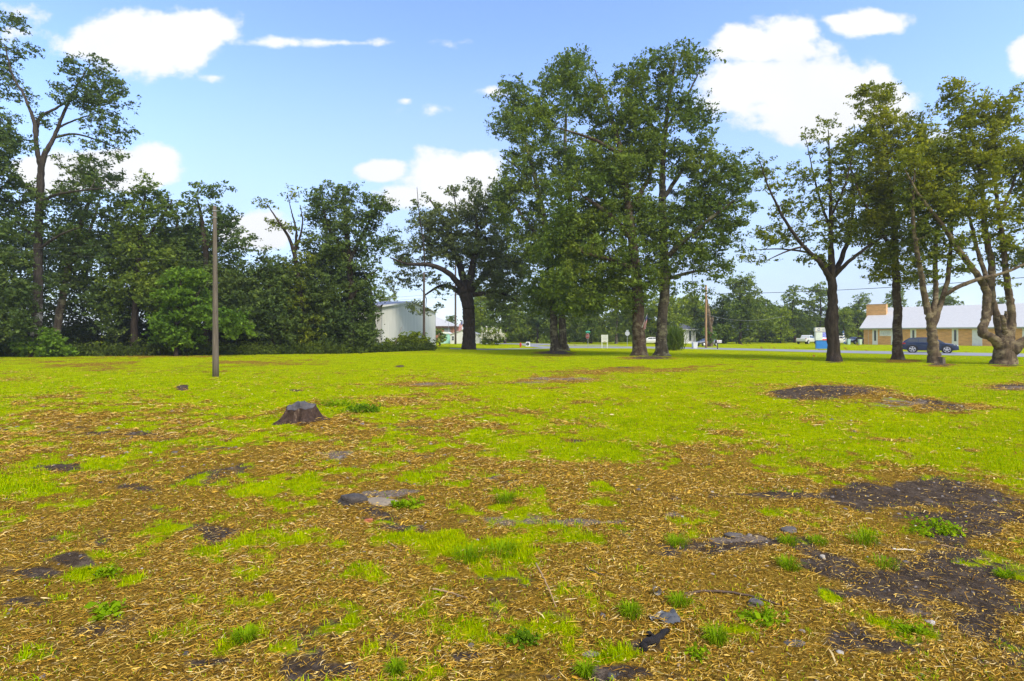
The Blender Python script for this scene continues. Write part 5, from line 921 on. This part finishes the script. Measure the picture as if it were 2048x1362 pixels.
def block():
    p = pt(1884, 729, 31.4); r = thing('wood_block', 'small grey cut block of wood leaning at the foot of the pale forked tree', 'wood block', (p[0], 31.4, gz(p[0], 31.4)), .3); b = MB(); b.add([(-.12, -.12, -.05), (.14, -.12, -.05), (.13, .12, -.05), (-.12, .12, -.05), (-.10, -.11, .36), (.15, -.10, .33), (.14, .12, .34), (-.11, .11, .37)], [(0, 3, 2, 1), (4, 5, 6, 7), (0, 1, 5, 4), (1, 2, 6, 5), (2, 3, 7, 6), (3, 0, 4, 7)]); b.build('block', WOODP, r, bevel=.02); c = MB(); c.box(-.13, .17, -.13, .14, .365, .40); c.build('cap', DKWOOD, r)
block()

# ------------------------------------------------------------------ vehicles
def car_paint(n, c, rough=.25, metal=.25): return paint(n, c, rough, metal, var=.03, coat=.8, spec=.5)
def vehicle(name, label, x, y, heading, st, mat, wheels, wr, glass, wind, rear, W, scale=1., lights=True, z=None, bed=None):
    """st: stations (x, z bottom, z belt, z roof, half width at belt, half width at roof) from tail to nose"""
    z = (gz(x, y) + .004) if z is None else z
    r = thing(name, label, 'car' if name != 'pickup_truck' else 'pickup', (x, y, z), heading); r.scale = (scale,) * 3; V = []; nr = 10
    for sx, zb, zl, zr, wb, wt in st:
        half = [(wb * .90, zb), (wb * 1.0, zb + (zl - zb) * .35), (wb * 1.0, zb + (zl - zb) * .75), (wb * .97, zl), (wt, zr - .03)]
        V += [(sx, -a, b) for a, b in half] + [(sx, a, b) for a, b in half[::-1]]
    Fq = [(i * nr + k, i * nr + (k + 1) % nr, (i + 1) * nr + (k + 1) % nr, (i + 1) * nr + k) for i in range(len(st) - 1) for k in range(nr)]
    b = MB(); b.add(V, Fq + [tuple(range(nr)), tuple((len(st) - 1) * nr + k for k in range(nr))[::-1]]); body = b.build('body', mat, r)
    for p in body.data.polygons: p.use_smooth = True
    try: body.data.set_sharp_from_angle(angle=math.radians(32))
    except Exception: pass
    xs = [s[0] for s in st]; ip = lambda k, q: float(np.interp(q, xs, [s[k] for s in st]))
    for sgn in (-1, 1):
        for g0, g1 in glass:
            q = MB(); bot, top = [], []
            for t in np.linspace(g0, g1, 9):
                zl, zr, wb, wt = ip(2, t), ip(3, t), ip(4, t) * .97, ip(5, t)
                if zr - zl < .16: continue
                for f, lst in ((.16 * .5 / (zr - zl), bot), (1 - .12 / (zr - zl), top)): lst.append((t, sgn * (wb + (wt - wb) * f + .012), zl + (zr - .03 - zl) * f))
            n = len(bot); q.add(bot + top, [(k, k + 1, n + k + 1, n + k) for k in range(n - 1)]); q.build('window', GLASS, r)
    for (a0, a1), nm in ((wind, 'windshield'), (rear, 'rear_window')):
        P = []; s_ = 1 if a1 > a0 else -1
        for t in (.12, .9):
            q_ = a0 + (a1 - a0) * t; P += [(q_ + .02 * s_, -ip(5, q_) * .90, ip(3, q_) + .0), (q_ + .02 * s_, ip(5, q_) * .90, ip(3, q_) + .0)]
        q = MB(); q.add([(p[0], p[1], p[2] + .004) for p in P], [(0, 1, 3, 2)]); q.build(nm, GLASS, r)
    for wx in wheels:
        for sgn in (-1, 1):
            ar = MB(); ar.disc((wx, sgn * (W - .035), wr + .02), (0, 1, 0), wr + .07, .10, 24); ar.build('wheel_arch', BLACK, r)
            ty = MB(); ty.tube([(0, -.11, 0), (0, -.10, 0), (0, .10, 0), (0, .11, 0)], [wr - .04, wr, wr, wr - .04], 26); wh = ty.build('wheel', BLACK, r, (wx, sgn * (W - .05), wr), smooth=False)
            rm = MB(); rm.tube([(0, sgn * .112, 0), (0, sgn * .122, 0)], [.09, .08], 14); [rm.tube([(0, sgn * .118, 0), (wr * .68 * math.cos(t), sgn * .118, wr * .68 * math.sin(t))], [.05, .065], 6) for t in np.linspace(.3, 6.58, 6)[:-1]]
            rm.tube([(wr * .70 * math.cos(t), sgn * .115, wr * .70 * math.sin(t)) for t in np.linspace(0, 6.283, 25)], .026, 6, cap=False); rm.build('rim', CHROME, wh)
    x0, x1 = xs[0], xs[-1]; HL = paint('headlight_glass', (.62, .64, .66), .15, var=.05); TLm = paint('taillight_red', (.38, .02, .02), .2)
    for sgn in (-1, 1):
        zl = ip(2, x1 - .25); q = MB(); q.add([(x1 - .02, sgn * .45, zl - .16), (x1 - .06, sgn * (W - .16), zl - .14), (x1 - .42, sgn * (W + .012), zl - .02), (x1 - .36, sgn * (W - .02), zl + .045), (x1 - .05, sgn * .5, zl - .05)], [(0, 1, 2, 3, 4)]); q.build('headlight', HL, r)
        zl = ip(2, x0 + .1); q = MB(); q.box(x0 - .01, x0 + .34, sgn * (W - .05) - .04, sgn * (W - .05) + .062, zl - .14, zl + .02); q.build('taillight', TLm, r, bevel=.015)
        q = MB(); mx = wind[1] - .15 if wind[1] > wind[0] else .8; q.box(mx - .08, mx + .06, sgn * (W + .01), sgn * (W + .17), ip(2, .8) + .06, ip(2, .8) + .19); q.build('mirror', mat, r, bevel=.03)
        for hx in (-.62, .42): q = MB(); q.box(hx, hx + .18, sgn * (W + .001) - .01, sgn * (W + .001) + .022, ip(2, hx) - .13, ip(2, hx) - .10); q.build('door_handle', mat, r)
    q = MB(); q.box(x1 - .10, x1 + .012, -.52, .52, ip(1, x1) + .03, ip(2, x1) - .08); q.build('grille', BLACK, r, bevel=.01); bm_ = BLACK if name != 'pickup_truck' else CHROME; q = MB(); q.box(x0 - .03, x0 + .12, -W * .80, W * .80, ip(1, x0) - .04, ip(1, x0) + .10); q.build('bumper', bm_, r, bevel=.02); q = MB(); q.box(x1 - .14, x1 + .03, -W * .78, W * .78, ip(1, x1) - .05, ip(1, x1) + .06); q.build('bumper', bm_, r, bevel=.02)
    q = MB(); q.box(x0 - .012, x0 + .02, -.26, .26, ip(1, x0) + .14, ip(1, x0) + .27); q.build('licence_plate', WHITE, r)
    return r
ST_SUV = [(-2.36, .50, .95, .98, .78, .70), (-2.30, .38, 1.06, 1.12, .88, .74), (-2.10, .32, 1.13, 1.34, .93, .74), (-1.70, .30, 1.13, 1.62, .95, .68), (-.9, .27, 1.10, 1.70, .95, .66), (.1, .27, 1.06, 1.70, .95, .66), (.50, .27, 1.05, 1.62, .95, .67), (1.30, .28, 1.03, 1.10, .94, .80), (1.90, .30, .97, 1.01, .91, .78), (2.20, .34, .88, .91, .84, .70), (2.36, .42, .72, .75, .72, .60)]
ST_SED = [(-2.35, .50, .90, .93, .76, .66), (-2.25, .38, .97, 1.02, .86, .70), (-1.75, .30, 1.0, 1.08, .90, .72), (-1.05, .26, .96, 1.36, .91, .60), (-.3, .24, .93, 1.44, .91, .58), (.35, .24, .92, 1.40, .91, .59), (1.15, .25, .90, .98, .90, .74), (1.8, .27, .84, .89, .87, .72), (2.2, .33, .72, .77, .80, .66), (2.36, .40, .62, .65, .70, .58)]
ST_PUP = [(-2.85, .62, 1.10, 1.13, .92, .88), (-2.80, .52, 1.18, 1.21, .96, .92), (-2.2, .46, 1.18, 1.21, .97, .93), (-.92, .46, 1.16, 1.19, .97, .93), (-.88, .46, 1.16, 1.66, .97, .74), (-.70, .44, 1.16, 1.84, .97, .72), (.55, .44, 1.14, 1.86, .97, .72), (.85, .44, 1.14, 1.76, .97, .74), (1.45, .46, 1.13, 1.20, .96, .84), (2.3, .48, 1.08, 1.12, .95, .82), (2.75, .54, .96, 1.0, .90, .78), (2.86, .58, .84, .88, .84, .72)]
SUVK = dict(wheels=(-1.42, 1.42), wr=.39, glass=((-1.98, -.95), (-.88, .05), (.12, 1.10)), wind=(1.28, .50), rear=(-2.12, -1.70), W=.95)
p = pt(1859, 705.2, 57.2); vehicle('parked_car', 'dark blue sport utility car driving right on the road past the church', p[0], 57.2, math.atan2(-.64, .77), ST_SUV, car_paint('blue_paint', (.012, .030, .085)), scale=1.04, **SUVK).name = 'sport_utility_car'
SEDK = dict(wheels=(-1.38, 1.42), wr=.32, glass=((-1.5, -.45), (-.38, .95)), wind=(1.13, .36), rear=(-1.75, -1.08), W=.91)
p = pt(1414, 691.5, 90); vehicle('sedan', 'silver grey sedan parked behind the tan pole', p[0], 90, math.radians(197), ST_SED, car_paint('grey_paint', (.22, .23, .27), .3, .5), scale=.92, **SEDK)
p = pt(1614, 688.5, 97); vehicle('pickup_truck', 'white crew cab pickup with tailgate towards us, left of the church sign', p[0], 97, math.radians(38), ST_PUP, car_paint('white_car', (.74, .74, .73), .3, 0), wheels=(-1.75, 1.8), wr=.40, glass=((-.78, .0), (.06, 1.2)), wind=(1.43, .86), rear=(-.92, -.86), W=.97, scale=.92)
p = pt(1677, 688.5, 95); vehicle('sport_utility_car', 'white car half hidden behind the split rough trunk', p[0], 95, math.radians(25), ST_SUV, car_paint('pearl_white', (.70, .69, .65), .3, 0), scale=.92, **SUVK)
p = pt(1710, 688.5, 97); vehicle('sedan', 'dark low car parked at the corner of the church', p[0], 97, math.radians(205), ST_SED, car_paint('charcoal_paint', (.035, .04, .05), .3, .3), scale=.95, **SEDK)
p = pt(1300, 688.0, 100); vehicle('sedan', 'white car showing between the two tall oak trunks', p[0], 100, math.radians(176), ST_SED, car_paint('car_white_b', (.66, .66, .66), .3, 0), scale=.95, **SEDK)

# ------------------------------------------------------------------ stump and litter in the field
def stump():
    c = gp(601, 838); r = thing('tree_stump', 'low dark flared tree stump with a hollow cut top', 'stump', c); r.scale = (.93, .93, .9); rng = np.random.default_rng(77); k = 72; t = np.arange(k) * 2 * np.pi / k
    prof = [(-.10, .55), (.0, .45), (.03, .395), (.07, .36), (.12, .335), (.17, .318), (.22, .304), (.26, .294), (.285, .290), (.305, .284)]; V = []
    lob = 1 + .16 * np.sin(5 * t + .4) + .10 * np.sin(3 * t + 1.8) + .06 * np.sin(11 * t); rid = np.convolve(np.tile(rng.normal(0, 1, k), 3), [.25, .5, .25], 'same')[k:2 * k] * .022; rid = rid - .05 * (np.abs(np.sin(3.5 * t + 1)) < .10)
    for q, (z, rad) in enumerate(prof):
        am = np.clip(1.25 - z * 2.6, .4, 1.25); rr = rad * (1 + (lob - 1) * am) + rid * (1 if q < 7 else .6) + rng.normal(0, .007, k); V.append(np.stack([rr * np.cos(t), rr * np.sin(t), z + (0 if q < 5 else (q - 4) / 3) * (.030 * np.sin(t - .2) + .014 * np.sin(4 * t) + .008 * np.sin(9 * t))], 1))
    n = len(prof); i = np.arange(n - 1)[:, None] * k; j = np.arange(k)[None]; j2 = (j + 1) % k; Q = np.stack([i + j, i + j2, i + k + j2, i + k + j], -1).reshape(-1, 4)
    link('bark', np_mesh('bark', np.concatenate(V), [Q], smooth=True), bark_mat('stump_bark', (.022, .014, .011), (.085, .054, .040), (.36, .27, .19), scale=11), r)
    top = V[-1]; rings = [top]; 
    for f, dz in ((.95, .006), (.80, .0), (.68, -.075), (.42, -.13), (.15, -.14)):
        m_ = top * np.array([f, f, 1]); hol = np.clip(np.cos(t - 4.2) * 1.2 + .45, 0, 1) if f < .9 else 0 * t; m_[:, 2] += np.where(f < .9, dz * hol + (1 - hol) * .006, dz) + rng.normal(0, .003, k); rings.append(m_)
    VV = np.concatenate(rings + [rings[-1].mean(0, keepdims=True)]); n = len(rings); i = np.arange(n - 1)[:, None] * k; Q = np.stack([i + j, i + j2, i + k + j2, i + k + j], -1).reshape(-1, 4); jj = np.arange(k); Tq = np.stack([(n - 1) * k + jj, (n - 1) * k + (jj + 1) % k, np.full(k, n * k)], 1)
    link('cut_top', np_mesh('cut_top', VV, [Q, Tq]), paint('cut_wood', (.085, .078, .080), .8, var=.4, scale=9, bump=.6), r)
stump()
def leafy_weed(name, label, px, py, w, h, seed, mat, n=260, size=.05):
    c = gp(px, py); rng = np.random.default_rng(seed); r = thing(name, label, 'weed', c); m_ = 26; st = MB(); P = []
    for k in range(m_):
        a = rng.uniform(0, 6.28); d = rng.uniform(.1, 1) ** .6; tip = np.array([math.cos(a) * d * w, math.sin(a) * d * w * .7, h * rng.uniform(.35, 1) * (1.1 - .5 * d)]); b0 = tip * [.25, .25, 0]; st.tube([b0 - [0, 0, .02], (b0 + tip) / 2 + [0, 0, h * .12], tip], [.004, .003, .0015], 4)
        for q in range(n // m_): f = rng.uniform(.3, 1.05); P.append(b0 + (tip - b0) * f + rng.normal(0, .02 + w * .05, 3) * [1, 1, .6])
    P = np.array(P); P[:, 2] = np.maximum(P[:, 2], .005); V, Q = leaf_quads(P, size, rng, 1.2, .62); st.build('stem', mat, r); link('foliage', np_mesh('foliage', V, [Q]), mat, r)
WEED = grass_mat('weed_leaf', [(0, (.08, .16, .004)), (.4, (.20, .33, .006)), (1, (.36, .46, .010))]); WEEDD = grass_mat('weed_dark', [(0, (.05, .12, .006)), (.5, (.13, .24, .010)), (1, (.25, .35, .014))])
leafy_weed('weed_clump', 'sprawling dark green weed just right of the stump', 722, 824, .52, .22, 1, WEEDD, 900, .055); leafy_weed('weed_clump', 'pale wispy weed between the stump and the dark weed', 675, 812, .45, .20, 2, WEED, 500, .045)
leafy_weed('weed_clump', 'broad leaved weed below the dark hollow at the left', 215, 1150, .10, .07, 3, WEED, 100, .036); leafy_weed('weed_clump', 'round leaved weed on the straw nearest the bottom left', 215, 1230, .12, .08, 4, WEED, 130, .038); leafy_weed('weed_clump', 'yellow green leafy weed on bare soil nearest the burnt log', 1395, 1312, .07, .05, 5, WEED, 60, .032)
leafy_weed('weed_clump', 'leafy weed in front of the flat pale stone', 815, 1015, .18, .12, 6, WEED, 220, .045); leafy_weed('weed_clump', 'low creeping weed at the edge of the black patch on the right', 1870, 1062, .34, .07, 7, WEED, 420, .035); leafy_weed('weed_clump', 'fine leafed weed beside the white twig', 1525, 1243, .17, .08, 8, WEED, 260, .03)
leafy_weed('weed_clump', 'small leafy weed in the middle of the litter heap', 1045, 1285, .11, .08, 9, WEEDD, 160, .03)
leafy_weed('weed_clump', 'weed seedlings in the bottom right corner straw', 1822, 1268, .12, .07, 10, WEED, 150, .03)
def tuft(label, px, py, w, h, seed, n=170):
    c = gp(px, py); rng = np.random.default_rng(seed); a = rng.uniform(0, 6.28, n); d = np.stack([np.cos(a), np.sin(a), np.zeros(n)], 1); s = np.stack([-np.sin(a), np.cos(a), np.zeros(n)], 1) * .0024; b0 = d * (rng.random(n) ** .7 * w * .45)[:, None]; L = (h * .8 * rng.uniform(.4, 1.2, n))[:, None]; ln = rng.uniform(.25, 1.15, n)[:, None]; up = np.array([0, 0, 1.])
    m_ = b0 + up * L * .65 + d * L * ln * .3; tp = b0 + up * L * (1.02 - .5 * ln) + d * L * ln * .9; V = np.stack([b0 - s - up * .01, b0 + s - up * .01, m_ + s, m_ - s, tp], 1).reshape(-1, 3); b = np.arange(n)[:, None] * 5
    o = link('grass_tuft', np_mesh('grass_tuft', V, [b + np.array([[0, 1, 2, 3]]), b + np.array([[3, 2, 4]])]), WEED, None, c); tag(o, label, 'grass tuft', 'tufts of grass on the bare soil')
for q, (lb, px, py, w, h) in enumerate([('upright grass tuft right of the crumpled plastic sheet', 1432, 1285, .13, .13), ('grass tuft left of the crumpled plastic sheet', 1262, 1230, .15, .10), ('grass tuft just above the plastic sheet and right of the clear cup', 1358, 1210, .13, .10), ('round dark grass tuft alone on bare soil left of the white twig', 1577, 1135, .17, .11), ('grass tuft left of the black soil edge, topmost of the bare soil tufts', 1352, 1090, .22, .11), ('grass tuft in a pair on grey soil, the left one', 1575, 1085, .18, .09), ('grass tuft in a pair on grey soil, the right one', 1635, 1085, .18, .08), ('tall grass tuft above the white twig beside the black patch', 1728, 1085, .26, .16), ('wide flat grass tuft just left of the white twig end', 1768, 1130, .24, .08), ('single grass tuft on the dark soil at the far right edge', 2010, 1152, .14, .07), ('lone grass tuft in the straw of the lower left', 492, 1280, .12, .10), ('light grass tuft at the bottom edge left of centre', 790, 1345, .09, .09), ('grass tuft on dark soil at the bottom edge below the flat stone', 1170, 1350, .08, .09), ('bright blade tuft in the middle of the straw', 1012, 1003, .22, .16), ('fresh green tuft at the right end of the middle green patch', 1005, 1108, .28, .13), ('fresh green tuft at the left end of the middle green patch', 935, 1118, .26, .14)]): tuft(lb, px, py, w, h, 300 + q)
def rock(name, label, cat, px, py, s, mat, seed, lift=.25):
    c = gp(px, py); rng = np.random.default_rng(seed); import bmesh; bm = bmesh.new(); bmesh.ops.create_icosphere(bm, subdivisions=3, radius=1)
    ph = rng.uniform(0, 6, 6)
    for v in bm.verts:
        q = v.co.copy(); f = 1 + .16 * math.sin(2.3 * q.x + ph[0]) + .14 * math.sin(3.1 * q.y + ph[1] + q.z) + .10 * math.sin(5 * q.z + ph[2] + 2 * q.x) + rng.normal(0, .02); v.co = Vector((q.x * s[0] * f, q.y * s[1] * f, max(min(q.z, .62), -.5) * s[2] * f + s[2] * lift))
    me = bpy.data.meshes.new(name); bm.to_mesh(me); bm.free(); tag(link(name, me, mat, None, c), label, cat); return me
ST1 = paint('pale_stone', (.25, .20, .14), .9, var=.25, scale=14, bump=.6); ST2 = paint('grey_stone', (.11, .095, .085), .9, var=.35, scale=14, bump=.6); ST3 = paint('dark_clod', (.07, .06, .055), .95, var=.4, scale=12, bump=.8)
rock('stone', 'flat pale stone lying in the straw below the weeds', 'stone', 768, 1008, (.17, .09, .05), ST1, 1); rock('clod', 'dark grey lump of charred wood left of the flat pale stone', 'clod', 706, 1006, (.15, .10, .09), ST3, 2); rock('stone', 'flat buff stone near the bottom edge left of the burnt log', 'stone', 1180, 1310, (.045, .026, .012), ST1, 3)
rock('stone', 'blocky grey stone on the straw right of the plastic sheet', 'stone', 1508, 1208, (.045, .035, .035), ST2, 4); rock('stone', 'grey stone on bare soil under the dark patch', 'stone', 1578, 1062, (.07, .05, .035), ST2, 5); rock('stone', 'large grey stone at the left of the row on bare soil', 'stone', 1470, 1072, (.075, .05, .03), ST2, 6); rock('stone', 'flat grey stone half buried at the bottom right in straw', 'stone', 1592, 1288, (.06, .03, .012), ST2, 7)
rock('stone', 'white quartz pebble in the straw right of centre', 'stone', 1646, 1117, (.022, .02, .028), paint('quartz', (.36, .32, .26), .7), 8); rock('brick_piece', 'small broken red brick piece in the straw below the flat pale stone', 'brick', 737, 1043, (.035, .03, .03), paint('brick_red', (.40, .12, .06), .9, bump=.4), 9)
def stick(label, pts, rad, mat, name='stick', cat='stick'):
    P = [gp(px, py) + np.array((0, 0, dz)) for px, py, dz in pts]; Q = catmull(np.array(P), 14); rng = np.random.default_rng(int(pts[0][0])); Q[1:-1] += rng.normal(0, rad * .3, (12, 3)); b = MB(); b.tube([q - P[0] for q in Q], [rad * (1 - .4 * k / 13) for k in range(14)], 7); tag(b.build(name, mat, None, P[0], smooth=True), label, cat)
STK = paint('dry_stick', (.34, .22, .11), .85, var=.3, scale=20, bump=.3); STD = paint('dark_stick', (.10, .065, .045), .9, var=.3, scale=20, bump=.4); STW = paint('bleached_twig', (.62, .56, .46), .8, var=.15)
stick('long tan stick lying left of the litter heap', [(865, 1182, .015), (895, 1190, .02), (935, 1200, .015)], .007, STK); stick('thin stick leaning across the litter heap', [(1072, 1145, .07), (1092, 1180, .05), (1113, 1218, .01)], .006, STK); stick('short dark stick left of the clear cup', [(1172, 1140, .01), (1190, 1147, .015), (1208, 1154, .01)], .008, STD)
stick('white bleached twig lying beside the black patch', [(1785, 1101, .012), (1808, 1102, .014), (1830, 1103, .012)], .007, STW); stick('tan twig on the straw right of the white twig', [(1880, 1092, .012), (1905, 1098, .015), (1935, 1106, .01)], .006, STK); stick('dark root running across the straw right of the clear cup', [(1370, 1190, .01), (1430, 1186, .012), (1490, 1192, .01), (1560, 1212, .008)], .009, STD); stick('thin stick in the straw at the left of the middle', [(775, 1085, .01), (790, 1095, .012), (803, 1104, .01)], .005, STK)
BURNT = paint('charred_wood', (.018, .014, .013), .85, var=.5, scale=18, bump=.9)
stick('black burnt log lying on the dark soil near the bottom edge', [(1286, 1302, .022), (1310, 1285, .026), (1335, 1266, .022)], .026, BURNT, 'burnt_log', 'log')
stick('short black burnt stub above the burnt log', [(1298, 1272, .016), (1306, 1278, .018), (1312, 1284, .014)], .016, BURNT, 'burnt_log', 'log')
def sheet():
    c = gp(1328, 1240); rng = np.random.default_rng(6); n = 16; V = []
    for i in range(n + 1):
        for j in range(n + 1): u, v = i / n - .5, j / n - .5; V.append((u * .20 * (1 - .5 * abs(v)), v * .10 * (1.1 + u), .012 + .020 * (u + .5) ** 2 + .008 * math.sin(9 * u + 4 * v) + .007 * math.sin(13 * v - 5 * u) + rng.normal(0, .003)))
    Q = np.array([(i * (n + 1) + j, (i + 1) * (n + 1) + j, (i + 1) * (n + 1) + j + 1, i * (n + 1) + j + 1) for i in range(n) for j in range(n)]); tag(link('plastic_sheet', np_mesh('plastic_sheet', V, [Q], smooth=False), paint('grey_plastic', (.085, .085, .085), .3, var=.3, scale=20), None, c), 'crumpled grey plastic sheet on the straw', 'plastic sheet')
    c = gp(1311, 1186); b = MB(); R = .026; b.tube([(0, 0, 0), (0, -.05, .012)], [R * .75, R], 20, cap=False); b.tube([(.0, -.05, .012), (0, -.052, .012)], [R * 1.12, R * 1.12], 20, cap=False); cup = b.build('plastic_cup', paint('cup_plastic', (.34, .31, .27), .25, var=.12, scale=30), None, c + np.array((0, 0, R)), smooth=True); tag(cup, 'small clear plastic cup lying on its side in the straw', 'cup')
sheet()

# ------------------------------------------------------------------ thin humid air
def haze():
    b = MB(); b.box(-330, 330, -60, 330, -1.5, 36); m_ = bpy.data.materials.new('haze'); m_.use_nodes = True; N = m_.node_tree.nodes; L = m_.node_tree.links
    N.remove(N['Principled BSDF']); v = N.new('ShaderNodeVolumePrincipled'); v.inputs['Color'].default_value = (.90, .94, 1, 1); v.inputs['Density'].default_value = .00045; v.inputs['Anisotropy'].default_value = .2
    L.new(v.outputs[0], N['Material Output'].inputs['Volume']); o = b.build('haze', m_); tag(o, 'thin humid air between the camera and the far trees', 'haze', kind='stuff')
haze()
